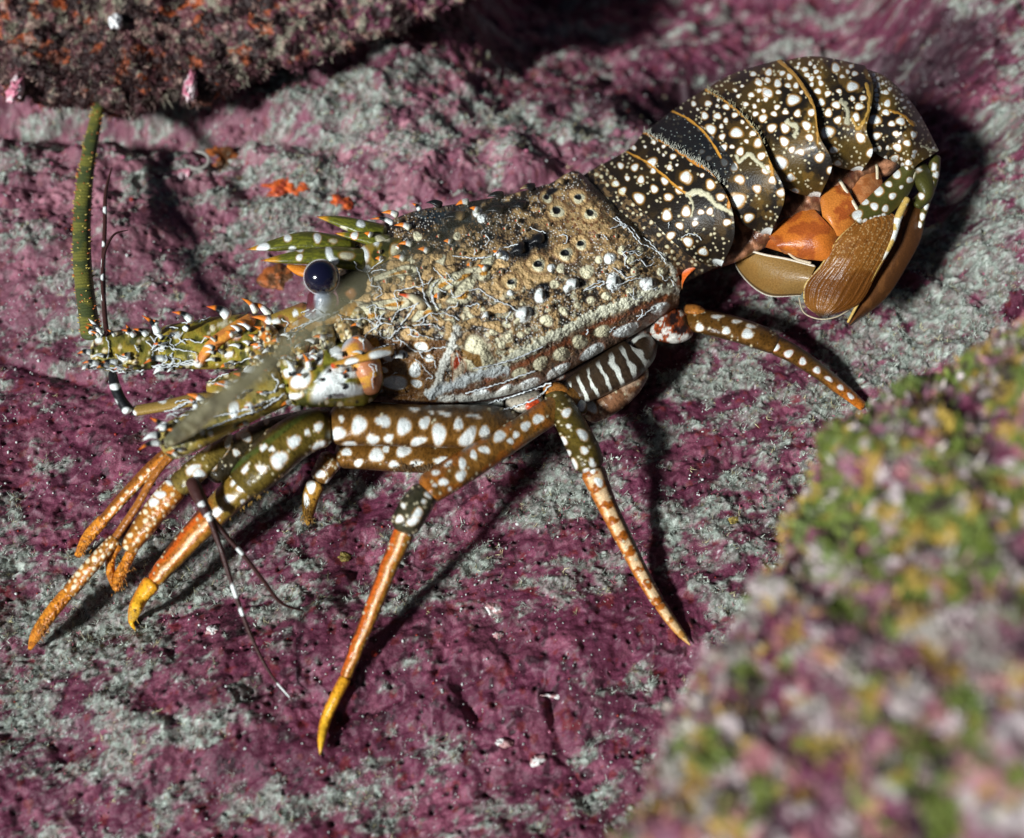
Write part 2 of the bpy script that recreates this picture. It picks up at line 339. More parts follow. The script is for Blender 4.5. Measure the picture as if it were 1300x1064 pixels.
# turf: short pale filaments standing in tufts on the sediment
def blades(name, base, nrm, n, length, width, cols, m, lean=0.9):
    k = len(base) * n
    B = np.repeat(base, n, 0) + rng.normal(0, 1, (k, 3)) * np.array([2.2, 2.2, 0.4]) * (length / 7)
    dirn = np.repeat(nrm, n, 0) + rng.normal(0, lean, (k, 3)) * 0.7; dirn /= np.linalg.norm(dirn, axis=1)[:, None]
    ln = length * rng.uniform(0.4, 1.3, k)[:, None]
    side = np.cross(dirn, rng.normal(0, 1, (k, 3))); side /= np.linalg.norm(side, axis=1)[:, None]
    wd = width * rng.uniform(0.6, 1.3, k)[:, None]
    bend = rng.normal(0, 0.35, (k, 3)) * ln
    p0 = B - side * wd; p1 = B + side * wd; m0 = B + dirn * ln * 0.55 + bend * 0.3 - side * wd * 0.8; m1 = m0 + side * wd * 1.6; t = B + dirn * ln + bend
    V = np.stack([p0, p1, m1, m0, t + side * wd * .35, t - side * wd * .35], 1).reshape(-1, 3)
    o = np.arange(k)[:, None] * 6
    F = np.concatenate([o + np.array([[0, 1, 2, 3]]), o + np.array([[3, 2, 4, 5]])], 0)
    c = np.repeat(np.repeat(cols, n, 0) * rng.uniform(0.75, 1.25, (k, 1)), 6, 0)
    return make_obj(name, V, F, m, None, np.clip(c, 0, 0.8), True)
cand = np.stack([rng.uniform(-900, 900, 150000), rng.uniform(-560, 1000, 150000)], 1)
tm, _ = turf(cand[:, 0], cand[:, 1]); ppx, ppy = unP(cand[:, 0], cand[:, 1], 0.0)
keep = (rng.random(len(cand)) < tm * 0.42 + 0.006) & (ppx > -60) & (ppx < 1360) & (ppy > -40) & (ppy < 1120)
cand = cand[keep]; gz = G(cand[:, 0], cand[:, 1]); base = np.column_stack([cand, gz + 1])
tcol = np.array([0.32, 0.355, 0.31]) * (0.55 + 0.8 * rng.random((len(cand), 1))); tcol = tcol * (0.5 + 1.0 * ss(.35, .62, fbm(cand[:, 0], cand[:, 1], 12, 3, 23)))[:, None]; warm = rng.random(len(cand)) < 0.2; tcol[warm] = tcol[warm] * np.array([1.1, .9, .6])
pinkm = rng.random(len(cand)) < 0.06; tcol[pinkm] = [0.42, 0.12, 0.16]
tagk(blades('turf_algae', base, np.tile([0, 0.0, 1.0], (len(cand), 1)), 7, 5.2, 0.40, tcol, M_turf), 'stuff')

# little beads and grains
def ico():
    t = (1 + 5**0.5) / 2
    v = np.array([(-1, t, 0), (1, t, 0), (-1, -t, 0), (1, -t, 0), (0, -1, t), (0, 1, t), (0, -1, -t), (0, 1, -t), (t, 0, -1), (t, 0, 1), (-t, 0, -1), (-t, 0, 1)]) / math.hypot(1, t)
    f = np.array([(0, 11, 5), (0, 5, 1), (0, 1, 7), (0, 7, 10), (0, 10, 11), (1, 5, 9), (5, 11, 4), (11, 10, 2), (10, 7, 6), (7, 1, 8), (3, 9, 4), (3, 4, 2), (3, 2, 6), (3, 6, 8), (3, 8, 9), (4, 9, 5), (2, 4, 11), (6, 2, 10), (8, 6, 7), (9, 8, 1)])
    return v, f
IV, IF = ico()
def beads(name, pos, rad, cols, m, stretch=0.35):
    k = len(pos); sc3 = rad[:, None] * (1 + rng.uniform(-stretch, stretch, (k, 3)))
    V = pos[:, None, :] + IV[None] * sc3[:, None, :] * rng.uniform(0.8, 1.2, (k, 12, 1)); F = IF[None] + (np.arange(k) * 12)[:, None, None]
    return make_obj(name, V.reshape(-1, 3), F.reshape(-1, 3), m, None, np.repeat(cols, 12, 0), True)
cg = np.stack([rng.uniform(-850, 850, 16000), rng.uniform(-560, 900, 16000)], 1)
ppx, ppy = unP(cg[:, 0], cg[:, 1], 0.0); kk = (ppx > -40) & (ppx < 1340) & (ppy > -20) & (ppy < 1100) & (fbm(cg[:, 0], cg[:, 1], 40, 3, 77) > 0.42)
cg = cg[kk]; r_ = np.exp(rng.normal(-0.05, 0.45, len(cg))) * 0.8
cc = np.array([0.62, 0.64, 0.62]) * rng.uniform(0.45, 1.15, (len(cg), 1)); pk = rng.random(len(cg)) < 0.3; cc[pk] = [0.35, 0.10, 0.16]; pk = rng.random(len(cg)) < 0.06; cc[pk] = [0.3, 0.03, 0.02]
tagk(beads('sand_grains', np.column_stack([cg, G(cg[:, 0], cg[:, 1]) + r_ * 0.5]), r_, np.clip(cc, 0, .8), M_bit), 'stuff')

# ---------------------------------------------------------------- rock masses nearer the camera
def dome(outl, cx, cy, hrim, htop, nu, nv, colf, dispf, flatp=0.5, vis=(0, 180)):
    """boulder: outline given as (angle deg, radius px) round a centre; crown rises from the rim and flanks go down to the ground"""
    an = np.array([a for a, r in outl], float); rr = np.array([r for a, r in outl], float)
    nvv = int(nv * 0.86); th = np.concatenate([np.linspace(vis[0], vis[1], nvv, endpoint=False), np.linspace(vis[1], vis[0] + 360, nv - nvv, endpoint=False)]); t0 = np.arange(0, 360, 1.0); R0 = np.interp(t0, np.append(an, an[0] + 360), np.append(rr, rr[0]))
    kz = np.exp(-0.5 * (np.arange(-8, 9) / 3.0)**2); kz /= kz.sum(); R0 = np.convolve(np.concatenate([R0[-8:], R0, R0[:8]]), kz, 'valid'); R = np.interp(th % 360, np.append(t0, 360), np.append(R0, R0[0]))
    R = R * (1 + 0.05 * (fbm(th, th * 0, 6, 4, 99) - .5) * 2)
    ntop = int(nu * 0.72); q = np.linspace(0, 1, ntop); qd = np.linspace(0, 1, nu - ntop + 1)[1:]
    rad = np.concatenate([np.sin(q * np.pi / 2), 1 - 0.10 * qd]); hh = np.concatenate([hrim + (htop - hrim) * np.cos(q * np.pi / 2)**(2 * flatp), hrim + (-40 - hrim) * qd])
    X = cx + rad[:, None] * R[None] * np.cos(np.radians(th))[None]; Y = cy + rad[:, None] * R[None] * np.sin(np.radians(th))[None]
    V = P(X, Y, hh[:, None] + 0 * X)
    nrm = np.cross(np.gradient(V, axis=1), np.gradient(V, axis=0)); nrm /= np.linalg.norm(nrm, axis=2)[..., None] + 1e-9
    if nrm[ntop // 2, :, 2].mean() < 0: nrm = -nrm
    d = dispf(X, Y, V); V = V + nrm * d[..., None]
    return V, colf(X, Y, V, d), nrm
def bd(X, Y, V):
    a = V[..., 0]; b = V[..., 1] * CT + V[..., 2] * ST
    return (f3(V, 90, 3, 61) - 0.5) * 50 + (f3(V, 26, 4, 63) - 0.5) * 14 + (0.6 - worley(a, b, 14, 65)[0]) * 5
def bc(X, Y, V, d):
    a = V[..., 0]; b = V[..., 1] * CT + V[..., 2] * ST; up = ss(650, 1150, X) * ss(1000, 600, Y); big = f3(V, 75, 3, 78)
    C = np.ones(X.shape + (3,)) * np.array([0.25, 0.11, 0.15])
    C = mix(C, [0.36, 0.34, 0.30], ss(0.47, 0.58, f3(V, 26, 5, 71, .65) + .10 * ss(1100, 900, X)) * .9)
    C = mix(C, [0.17, 0.03, 0.075], ss(0.52, 0.60, f3(V, 24, 5, 72, .6)) * .9)
    C = mix(C, [0.40, 0.17, 0.18], ss(0.56, 0.64, f3(V, 20, 4, 73)) * .85)
    C = mix(C, [0.12, 0.19, 0.02], ss(0.50, 0.58, f3(V, 24, 5, 74, .6) + 0.13 * (up - .45) + 0.30 * (big - 0.5)) * .85)
    C = mix(C, [0.38, 0.25, 0.05], ss(0.61, 0.67, f3(V, 17, 4, 75) + 0.05 * (up - .5)) * .85)
    C = mix(C, [0.04, 0.02, 0.03], ss(0.39, 0.33, f3(V, 19, 4, 76)) * .85)
    C = mix(C, [0.50, 0.42, 0.42], ss(0.64, 0.71, f3(V, 14, 3, 79)))
    return C
OUT_B = [(-180, 560), (-170, 505), (-160, 470), (-150, 475), (-140, 480), (-128, 505), (-118, 500), (-110, 500), (-100, 530), (-80, 560), (-45, 700), (0, 900), (45, 900), (90, 760), (135, 720), (160, 660)]
OUT_B = [(a % 360, r) for a, r in OUT_B]; OUT_B.sort()
V, C, Nn = dome(OUT_B, 1400, 950, 360, 560, 430, 1300, bc, bd, 0.45, (150, 300))
boulder = make_obj('algae_covered_rock', V.reshape(-1, 3), gridF(V.shape[0], V.shape[1], True), M_boulder, None, C.reshape(-1, 3))
tagk(boulder, None, 'out-of-focus pink rock lump with green and yellow algae in the lower right foreground', 'rock')
# algae fronds growing on it
sel = rng.choice(V.shape[0] * V.shape[1], 9000, replace=False); ok = (sel // V.shape[1]) > 60
sel = sel[ok]; fb = V.reshape(-1, 3)[sel]; fn = Nn.reshape(-1, 3)[sel]; fc = C.reshape(-1, 3)[sel] * 1.25
fr = blades('algae_fronds', fb, fn, 4, 6, 1.6, fc, M_turf, 1.0); fr.parent = boulder; tagk(fr, 'stuff')

def ld_(X, Y, V):
    a = V[..., 0]; b = V[..., 1] * CT + V[..., 2] * ST
    return (f3(V, 70, 3, 81) - 0.5) * 46 + (f3(V, 20, 4, 83) - 0.5) * 17 + (0.6 - worley(a, b, 11, 85)[0]) * 5
def lc_(X, Y, V, d):
    a = V[..., 0]; b = V[..., 1] * CT + V[..., 2] * ST; rt = ss(250, 480, X)
    C = np.ones(X.shape + (3,)) * np.array([0.12, 0.042, 0.048]); C = mix(C, [0.12, 0.03, 0.055], rt)
    C = mix(C, [0.22, 0.21, 0.15], ss(0.48, 0.6, f3(V, 14, 5, 91, .6)) * .85)
    C = mix(C, [0.32, 0.07, 0.02], ss(0.60, 0.66, f3(V, 24, 3, 92)) * (1 - .6 * rt))
    C = mix(C, [0.34, 0.22, 0.18], ss(0.58, 0.68, f3(V, 10, 4, 93)) * .8)
    C = mix(C, [0.02, 0.008, 0.008], ss(0.52, 0.40, f3(V, 17, 4, 94)))
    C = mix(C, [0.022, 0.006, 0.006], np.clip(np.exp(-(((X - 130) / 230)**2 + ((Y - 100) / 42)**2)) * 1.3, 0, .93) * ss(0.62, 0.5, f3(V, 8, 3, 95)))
    return C
OUT_L = [(0, 520), (7, 500), (13, 440), (20, 372), (27, 318), (34, 280), (44, 252), (55, 240), (70, 222), (80, 214), (100, 208), (120, 220), (140, 240), (180, 400), (270, 240), (350, 430)]
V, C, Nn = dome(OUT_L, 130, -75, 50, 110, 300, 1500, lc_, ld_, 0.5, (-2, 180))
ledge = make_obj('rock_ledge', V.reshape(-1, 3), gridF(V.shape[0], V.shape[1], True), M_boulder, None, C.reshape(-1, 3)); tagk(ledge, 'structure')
sel = rng.choice(V.shape[0] * V.shape[1], 5000, replace=False); sel = sel[(sel // V.shape[1]) > 40]
tagk(blades('ledge_turf', V.reshape(-1, 3)[sel], Nn.reshape(-1, 3)[sel], 4, 8, 0.8, np.clip(C.reshape(-1, 3)[sel] * 1.4 + 0.02, 0, .6), M_turf, 0.7), 'stuff')
LV = V

# ---------------------------------------------------------------- small things on the rock
def gz1(px, py):
    h = 0.0
    for _ in range(4):
        p = P(px, py, h); h = float(G(p[0], p[1]))
    return h
def lump(name, x, y, rx, ry, ang, hgt, colf, m, label, cat, group=None, seed=0, h0=None, nu=26, nv=48):
    g = gz1(x, y) if h0 is None else h0; q = np.linspace(0, 1, nu)[:, None]; th = np.linspace(0, 2 * np.pi, nv, endpoint=False)[None]
    rr = np.sin(q * np.pi * 0.62) / 1.0; wob = 1 + 0.45 * (fbm(np.cos(th) * 2 + 5 + seed, np.sin(th) * 2 + 5, 1.0, 3, 90 + seed) - 0.5) * 2
    a = rr * np.cos(th) * rx * wob; b = rr * np.sin(th) * ry * wob; c, s_ = math.cos(ang), math.sin(ang)
    X = x + a * c - b * s_; Y = y + a * s_ + b * c; H = g - hgt * 0.25 + hgt * np.cos(q * np.pi * 0.62) + 0 * X + (fbm(X, Y, 5, 3, seed) - 0.5) * hgt * 0.9
    V = P(X, Y, H); C = colf(X, Y)
    return tagk(make_obj(name, V.reshape(-1, 3), gridF(nu, nv, True), m, None, C.reshape(-1, 3)), None, label, cat, group)
def orc(X, Y):
    C = np.ones(X.shape + (3,)) * np.array([0.62, 0.11, 0.02]); return mix(C, [0.30, 0.04, 0.015], ss(0.55, 0.4, fbm(X, Y, 8, 3, 5)))
def whc(X, Y):
    C = np.ones(X.shape + (3,)) * np.array([0.72, 0.70, 0.68]); return mix(C, [0.45, 0.25, 0.25], ss(0.6, 0.45, fbm(X, Y, 6, 3, 6)))
def pkc(X, Y):
    C = np.ones(X.shape + (3,)) * np.array([0.75, 0.6, 0.62]); return mix(C, [0.6, 0.2, 0.28], ss(0.6, 0.45, fbm(X, Y, 9, 3, 6)))
def brc(X, Y):
    C = np.ones(X.shape + (3,)) * np.array([0.33, 0.09, 0.02]); return mix(C, [0.12, 0.05, 0.02], ss(0.6, 0.4, fbm(X, Y, 8, 3, 5)))
def ylc(X, Y):
    C = np.ones(X.shape + (3,)) * np.array([0.40, 0.30, 0.08]); return mix(C, [0.2, 0.15, 0.04], ss(0.6, 0.4, fbm(X, Y, 4, 3, 5)))
lump('orange_sponge', 364, 238, 27, 14, -0.15, 9, orc, M_sponge, 'largest bright orange sponge patch up and left of the lobster horns', 'sponge', 'orange sponge patches above the lobster', 1)
lump('orange_sponge', 434, 257, 15, 9, 0.3, 7, orc, M_sponge, 'small bright orange sponge patch just above the lobster horns', 'sponge', 'orange sponge patches above the lobster', 2)
lump('orange_sponge', 284, 210, 22, 26, -0.5, 8, brc, M_sponge, 'dull rusty orange sponge patch between coiled tube and pale turf', 'sponge', 'orange sponge patches above the lobster', 3)
lump('brown_sponge', 355, 352, 26, 16, -0.3, 8, brc, M_sponge, 'brown sponge lump just left of the lobster eye', 'sponge', None, 4)
lump('pink_nodule', 226, 222, 22, 11, -0.4, 9, pkc, M_bit, 'pale pink crusty nodule below the coiled tube', 'nodule', None, 5)
lump('barnacle', 270, 800, 9, 7, -0.4, 8, whc, M_bit, 'small white and pink barnacle on purple rock below the front claws', 'barnacle', None, 6)
lump('yellow_sponge', 437, 707, 8, 7, 0, 6, ylc, M_sponge, 'tiny yellow sponge left of the long orange leg', 'sponge', 'tiny yellow sponges', 7)
lump('yellow_sponge', 930, 664, 12, 9, 0, 7, ylc, M_sponge, 'tiny yellow green sponge on turf right of the spotted leg', 'sponge', 'tiny yellow sponges', 8)
lump('shell_fragment', 632, 806, 8, 5, 0.1, 5, whc, M_bit, 'white shell chip lying on purple rock in the lower middle', 'shell', 'white shell chips on the purple rock', 9)
lump('shell_fragment', 640, 943, 11, 6, 0.1, 6, whc, M_bit, 'cream shell chip near the bottom, left of two chips', 'shell', 'white shell chips on the purple rock', 10)
lump('shell_fragment', 682, 966, 11, 8, -0.5, 6, whc, M_bit, 'white shell chip near the bottom, right of two chips', 'shell', 'white shell chips on the purple rock', 11)
lump('shell_fragment', 707, 884, 17, 3.5, 0.08, 5, whc, M_bit, 'long thin white shell splinter on purple rock', 'shell', 'white shell chips on the purple rock', 12)
lump('shell_fragment', 625, 772, 15, 10, 0.2, 6, whc, M_bit, 'white crusty patch beneath the turf band in the middle', 'shell', 'white shell chips on the purple rock', 14)
def onledge(px, py):
    X, Y = unP(LV[..., 0], LV[..., 1], LV[..., 2]); d = np.hypot(X - px, Y - py); i = np.where(d < 6)
    return float(LV[..., 2][i].max()) if len(i[0]) else 150.0
lump('white_nodule', 147, 27, 9, 10, 0, 14, lambda X, Y: np.ones(X.shape + (3,)) * [0.8, 0.8, 0.8], M_bit, 'bright white nodule near the top of the ledge', 'nodule', 'white nodules on the rock ledge', 15, onledge(147, 27) + 6)
lump('white_nodule', 242, 110, 9, 20, 0.1, 14, pkc, M_bit, 'tall pinkish white nodule hanging at the ledge edge', 'nodule', 'white nodules on the rock ledge', 16, onledge(242, 108) + 6)
lump('white_nodule', 20, 112, 10, 18, 0.3, 14, pkc, M_bit, 'pinkish white nodule on the ledge at the left border', 'nodule', 'white nodules on the rock ledge', 17, onledge(20, 112) + 6)
def tube(acc, pts, r, col, nu=40, nv=8, taper=True, bands=None):
    q = [(a, b, h, r) for a, b, h in pts]; s = loft(q, nu, nv, col, flat=1.0)
    if bands: bands(s)
    s.emit(acc)if False else acc.add(P(s.X, s.Y, s.H), s.C, True, s.G)
ac = Acc(); g0 = gz1(240, 200)
tube(ac, [(250 + 15 * math.cos(a) * (1 - a / 14), 204 + 11 * math.sin(a) * (1 - a / 14), g0 + 5 + a) for a in np.linspace(-1.6, 2.4, 12)], 2.2, np.array([0.32, 0.30, 0.27]), 60, 10)
tagk(ac.build('worm_tube', M_bit), None, 'pale coiled worm tube stuck on pink rock beside the rusty sponge', 'worm tube')

# ================================================================ THE LOBSTER
lob = bpy.data.objects.new('spiny_lobster', None); sc.collection.objects.link(lob); lob.location = tuple(P(640, 480, 0) * K)
tagk(lob, None, 'dark spiny lobster with white spots and orange legs standing on the purple rock', 'lobster')
B = Acc()
def shell_noise(s, amp=0.35, sc_=14, seed=5):
    n = fbm(s.X, s.Y, sc_, 4, seed); s.C = s.C * (1 + amp * 2 * (n[..., None] - 0.5))
def rspots(s, n, r0, r1, col=WHITE, halo=AMBER, seed=1, x0=None):
    g = np.random.default_rng(seed); X = s.X.ravel(); Y = s.Y.ravel(); done = []
    for _ in range(n * 6):
        if len(done) >= n: break
        i = g.integers(len(X)); r = g.uniform(r0, r1)
        if all(math.hypot(X[i] - a, Y[i] - b) > (r + c) * 1.35 for a, b, c in done):
            done.append((X[i], Y[i], r)); s.spot(X[i], Y[i], r, r * g.uniform(.8, 1.1), g.uniform(0, 3), col, halo)

LIFT[0] = 100.0
# ---- abdomen: five overlapping tergites with pointed pleura, and the last one carrying the fan
Z1 = [(255,800,22),(350,812,26),(392,895,26),(300,885,18),(222,920,23),(268,970,25),(380,1020,38),(482,958,27),(578,1012,27),(553,903,27),(465,780,34),(475,835,20),(585,812,20),(608,738,20),(545,670,13),(478,642,15),(420,672,10),(508,690,10),(545,728,10),(345,680,16),(635,795,10),(700,882,40),(805,865,15),(862,930,32),(928,1012,25),(650,968,24),(803,705,18),(850,750,19),(955,778,27),(948,680,27),(940,605,22),(1037,578,40),(865,555,35),(790,550,20),(862,620,23),(935,535,16),(965,495,18),(823,463,25),(908,465,25),(845,380,22),(775,420,10),(907,397,12),(968,403,22),(1025,458,20),(915,355,10),(1078,505,14),(1100,385,18),(1137,322,20),(1160,400,16),(1165,450,20),(1217,478,26),(1220,430,14),(1185,360,12),(1147,583,22),(1105,635,16),(1180,650,30),(1205,735,28),(1062,705,28),(1022,810,28),(1007,672,16),(1108,542,10),(863,680,10),(1240,310,36),(1185,235,24),(1150,180,20),(1075,262,12),(1030,292,12),(1050,330,14),(1250,170,22),(1245,222,20),(1060,893,32),(1175,960,27),(1237,828,30),(1045,1030,48),(748,382,18)]
Z2 = [(18,240,25),(85,170,25),(78,222,20),(145,245,28),(175,175,20),(225,200,22),(80,310,32),(215,258,20),(268,260,20),(20,293,18),(150,303,18),(250,355,42),(305,305,14),(65,352,18),(50,430,14),(45,480,27),(120,450,20),(140,405,20),(197,438,20),(278,448,25),(375,440,28),(105,545,30),(195,547,32),(340,530,32),(360,610,26),(190,638,32),(240,692,22),(300,708,24),(168,780,46),(230,880,30),(110,903,22),(168,985,28),(262,973,22),(12,645,28),(10,955,22),(428,745,32),(523,695,28),(478,575,45),(550,492,26),(487,443,28),(540,390,28),(440,372,26),(415,297,24),(483,313,22),(437,243,20),(375,252,16),(425,205,16),(372,212,20),(345,188,20),(405,165,18),(328,150,20),(280,137,14),(365,110,16),(395,133,14),(288,112,12),(560,297,18),(537,140,32),(618,165,16),(665,178,20),(580,197,16),(640,128,16),(648,265,38),(650,347,18),(720,343,22),(695,400,28),(672,475,30),(798,490,40),(705,612,34),(812,600,28),(830,680,16),(772,715,30),(552,783,24),(505,830,28),(875,305,20),(815,322,16),(815,355,16),(820,398,20),(885,380,26),(875,440,24),(915,517,22),(975,500,30),(945,585,22),(1063,590,24),(1020,648,24),(953,677,30),(1070,708,18),(935,752,28),(1027,780,24),(1100,828,18),(950,860,26),(895,925,20),(1037,897,20),(830,970,26),(980,945,12),(920,1005,16),(1115,1005,22),(825,262,16),(800,222,12),(810,290,14),(855,245,12),(735,1045,22),(640,1060,10)]
ASP = [(740 + a / 5.32, 60 + b / 5.32, r / 5.32) for a, b, r in Z1] + [(960 + a / 5.32, 60 + b / 5.32, r / 5.32) for a, b, r in Z2]
ASP += [(840 + a / 5.32, 220 + b / 5.32, r / 5.32) for a, b, r in [(160,25,38),(330,78,30),(398,160,26),(512,185,50),(35,285,36),(165,260,34),(122,355,25),(225,340,20),(325,258,24),(265,262,20),(440,332,25),(62,420,27),(178,463,34),(280,530,30),(588,300,32),(805,132,26),(900,122,26),(745,45,25),(865,30,28),(645,105,26),(115,110,24),(45,160,25),(525,40,30)]]
def absurf(lines, ht, seed, nu=200, nv=330, step=3, white_tip=None, band=None):
    s = patch(lines, ht, nu, nv, DARK)
    n = fbm(s.X, s.Y, 40, 3, seed); s.C *= 0.55; gl = ss(850, 1050, s.X) * 0.45 + 0.08; s.tint([0.15, 0.088, 0.014], ss(0.40, 0.66, n) * gl); s.tint([0.26, 0.14, 0.025], ss(0.54, 0.72, fbm(s.X, s.Y, 16, 4, seed + 1)) * gl * .8)
    rspots(s, 130, 0.8, 1.6, CREAM * 0.9, AMBER * 0.5, seed)
    for x, y, r in ASP: s.spot(x, y, r * 0.82, r * 0.80, 0.3, WHITE, AMBER * 1.0, lift=0.5, soft=0.24, hw=0.6, wob=0.22)
    d, i = worley(s.X, s.Y, 9, seed + 31)
    if seed >= 141: rspots(s, 30, 1.4, 2.6, WHITE, AMBER, seed + 1)
    # fine pale freckles
    pass
    s.H = s.H + step * ss(0.0, 1.0, s.u) + 1.5 * ss(0.88, 0.97, s.u) - 0.0
    if white_tip is not None: s.tint(WHITE, ss(white_tip, white_tip + 0.02, s.v))
    s.G[:] = 0.6
    return s
A1 = [(738,224),(778,262),(820,302),(850,338),(862,372)]; A1b = [(764,208),(797,243),(838,285),(868,322),(884,352)]
A2 = [(758,212),(790,243),(822,274),(858,310),(884,330),(911,339)]; A3m = [(797,190),(845,224),(872,262),(890,300),(912,337)]; A3 = [(818,167),(856,188),(900,216),(928,262),(932,300),(916,338)]
s = patch([A1, A1b, A2], [(120, 62, 70), (120, 66, 72), (118, 68, 74)], 110, 300, DARK); s.tint([0.18, 0.11, 0.05], ss(0.5, 0.66, fbm(s.X, s.Y, 4, 4, 9)) * .8); rspots(s, 60, 1, 2.4, CREAM, AMBER * .6, 77)
for x, y, r in ASP: s.spot(x, y, r, r, 0, CREAM, AMBER)
s.emit(B)
s = absurf([A2, A3m, A3], [(116, 72, 78), (118, 76, 76), (120, 78, 76)], 101)
s.line([(817,167),(834,175),(856,188),(881,205),(905,220),(920,235),(926,255),(924,268)], 4.5, np.array([.5,.2,.03]), 1.0); s.line([(845,180),(880,200),(905,215),(921,232)], 5, [0.4, 0.36, 0.25])
s.line([(796,193),(819,205),(845,225),(862,240),(876,249)], 2.5, AMBER * 1.3, -1.0); s.line([(874,247),(886,243),(900,250),(910,262),(925,268),(934,274)], 6, CREAM * .9, 1.2)
s.line([(874,248),(880,262),(878,274)], 3, CREAM * .8, 0.8); s.spot(914, 335, 10, 5, 0.5, WHITE, None); s.emit(B)
A4 = [(853,141),(896,172),(928,208),(950,250),(965,283),(975,298)]; A5 = [(896,112),(930,134),(960,165),(978,205),(996,245),(978,299)]; A3f = [(815,170),(850,186),(896,214),(922,250),(945,285),(972,299)]
s = absurf([A3f, A4, A5], [(115, 76, 80), (121, 80, 82), (122, 80, 82)], 111)
bm_ = ss(0.02, 0.0, np.abs(s.u - 0.2) - 0.22) * ss(0.62, 0.5, s.v); s.tint(BLACK, bm_ * 0.93)
d, i = worley(s.X, s.Y, 5, 131); s.tint([0.3, 0.34, 0.32], ((d < 0.14) & (i > 0.7)) * bm_ * 0.8)
s.line([(853,141),(870,149),(880,156),(892,166),(905,183),(915,200)], 2.5, AMBER * 1.3, -0.8)
s.line([(897,113),(924,130),(947,150),(965,171),(975,188),(979,212),(980,222)], 4.2, np.array([.46,.22,.04]), 1.0); s.line([(935,198),(938,205),(950,196),(962,205),(975,218)], 5, CREAM * .85, 1.0); s.line([(950,150),(965,168),(975,185)], 5, [0.32, 0.27, 0.13])
s.spot(974, 296, 11, 5.5, -0.3, WHITE, None); s.emit(B)
A5f = [(893,115),(926,136),(955,170),(975,210),(1000,240),(1036,252)]; A6 = [(940,90),(978,112),(1004,148),(1012,188),(1022,224),(1038,252)]; A7 = [(992,75),(1013,97),(1033,130),(1040,172),(1056,205),(1040,252)]
s = absurf([A5f, A6, A7], [(115, 72, 84), (120, 74, 86), (120, 74, 86)], 121)
s.line([(988,77),(1008,94),(1024,118),(1035,140),(1038,158),(1038,182)], 4, np.array([.42,.22,.05]), 1.0); s.line([(1000,155),(1012,162),(1008,172)], 6, CREAM * .8, 1); s.spot(1034, 250, 11, 5, -0.3, WHITE, None); s.emit(B)
A7f = [(989,78),(1007,99),(1025,132),(1033,176),(1052,206),(1090,219)]; A8 = [(1042,72),(1058,95),(1070,126),(1074,162),(1080,196),(1092,219)]; A9 = [(1098,83),(1108,106),(1106,136),(1100,165),(1108,192),(1093,219)]
s = absurf([A7f, A8, A9], [(113, 61, 86), (118, 62, 88), (118, 62, 88)], 131)
s.line([(1100,107),(1104,125),(1102,140),(1096,155),(1090,163),(1082,150)], 4, np.array([.42,.24,.05]), 1.0); s.line([(1068,128),(1076,140),(1076,156)], 6, CREAM * .6, 1); s.spot(1088, 217, 9, 5, -0.1, WHITE, None); s.emit(B)
A9f = [(1094,85),(1102,108),(1099,138),(1095,168),(1110,193),(1140,208)]; A10 = [(1132,103),(1138,128),(1136,156),(1134,182),(1140,208)]; A11 = [(1163,138),(1162,158),(1156,178),(1150,198),(1145,215)]; A12 = [(1192,191),(1180,199),(1166,208),(1154,222),(1146,240)]
s = absurf([A9f, A10, A11, A12], [(108, 54, 84), (110, 54, 86), (104, 46, 86), (90, 22, 84)], 141, 220, 260)
s.line([(1130,140),(1146,146),(1160,158)], 4, AMBER, 1); s.line([(1170,185),(1182,190),(1192,191)], 3, CREAM * .8, 1); s.emit(B)

# soft underside between the pleura
def fleshy(pts, base=(0.30, 0.10, 0.04), nu=70, nv=32, rs=9):
    s = loft(pts, nu, nv, base); n = fbm(s.X, s.Y, rs, 4, 17); s.tint([0.48, 0.22, 0.12], ss(0.5, 0.65, n)); s.tint([0.10, 0.03, 0.015], ss(0.48, 0.3, n)); s.D += (n - 0.5) * 5; s.G[:] = 0.9; s.emit(B, True); return s
fleshy([(870, 330, 50, 24), (925, 300, 60, 34), (985, 262, 66, 38), (1050, 225, 70, 36), (1110, 195, 72, 32), (1145, 205, 72, 22)], (0.16, 0.07, 0.035), 160, 48)
for (a, b, r) in [(900, 303, 17), (963, 258, 14), (968, 275, 11), (1022, 222, 13), (1018, 236, 10), (1074, 190, 11), (1078, 203, 9), (1123, 180, 8)]:
    fleshy([(a - r * .6, b - r * .8, 84, r * .6), (a, b, 92, r), (a + r * .7, b + r * .9, 86, r * .5)], (0.36, 0.16, 0.09), 36, 24, 5)
# glassy grey arthrodial membrane and first pleuron
s = sheet([(892, 272), (896, 300), (905, 318), (912, 322)], [(896, 268), (915, 285), (932, 297), (914, 323)], (86, 88, 86, 84), (88, 90, 88, 84), 8, 4, 40, 24, (0.20, 0.13, 0.10)); s.tint([0.6, 0.6, 0.55], ss(0.35, 0.1, s.v)); s.G[:] = 0.95; s.emit(B, True)
s = sheet([(842, 312), (850, 330), (858, 350), (866, 368)], [(846, 310), (872, 318), (894, 330), (868, 352)], (96, 96, 92, 88), (96, 98, 94, 88), 6, 5, 60, 40, (0.62, 0.12, 0.02)); s.tint(WHITE, ss(0.75, 0.4, s.u) * ss(0.15, 0.3, s.v)); s.tint([0.25, 0.12, 0.05], ss(0.25, 0.1, s.v)); s.tint([0.6, 0.55, 0.5], ss(0.94, 0.98, s.v)); s.G[:] = 0.9; s.emit(B, True)

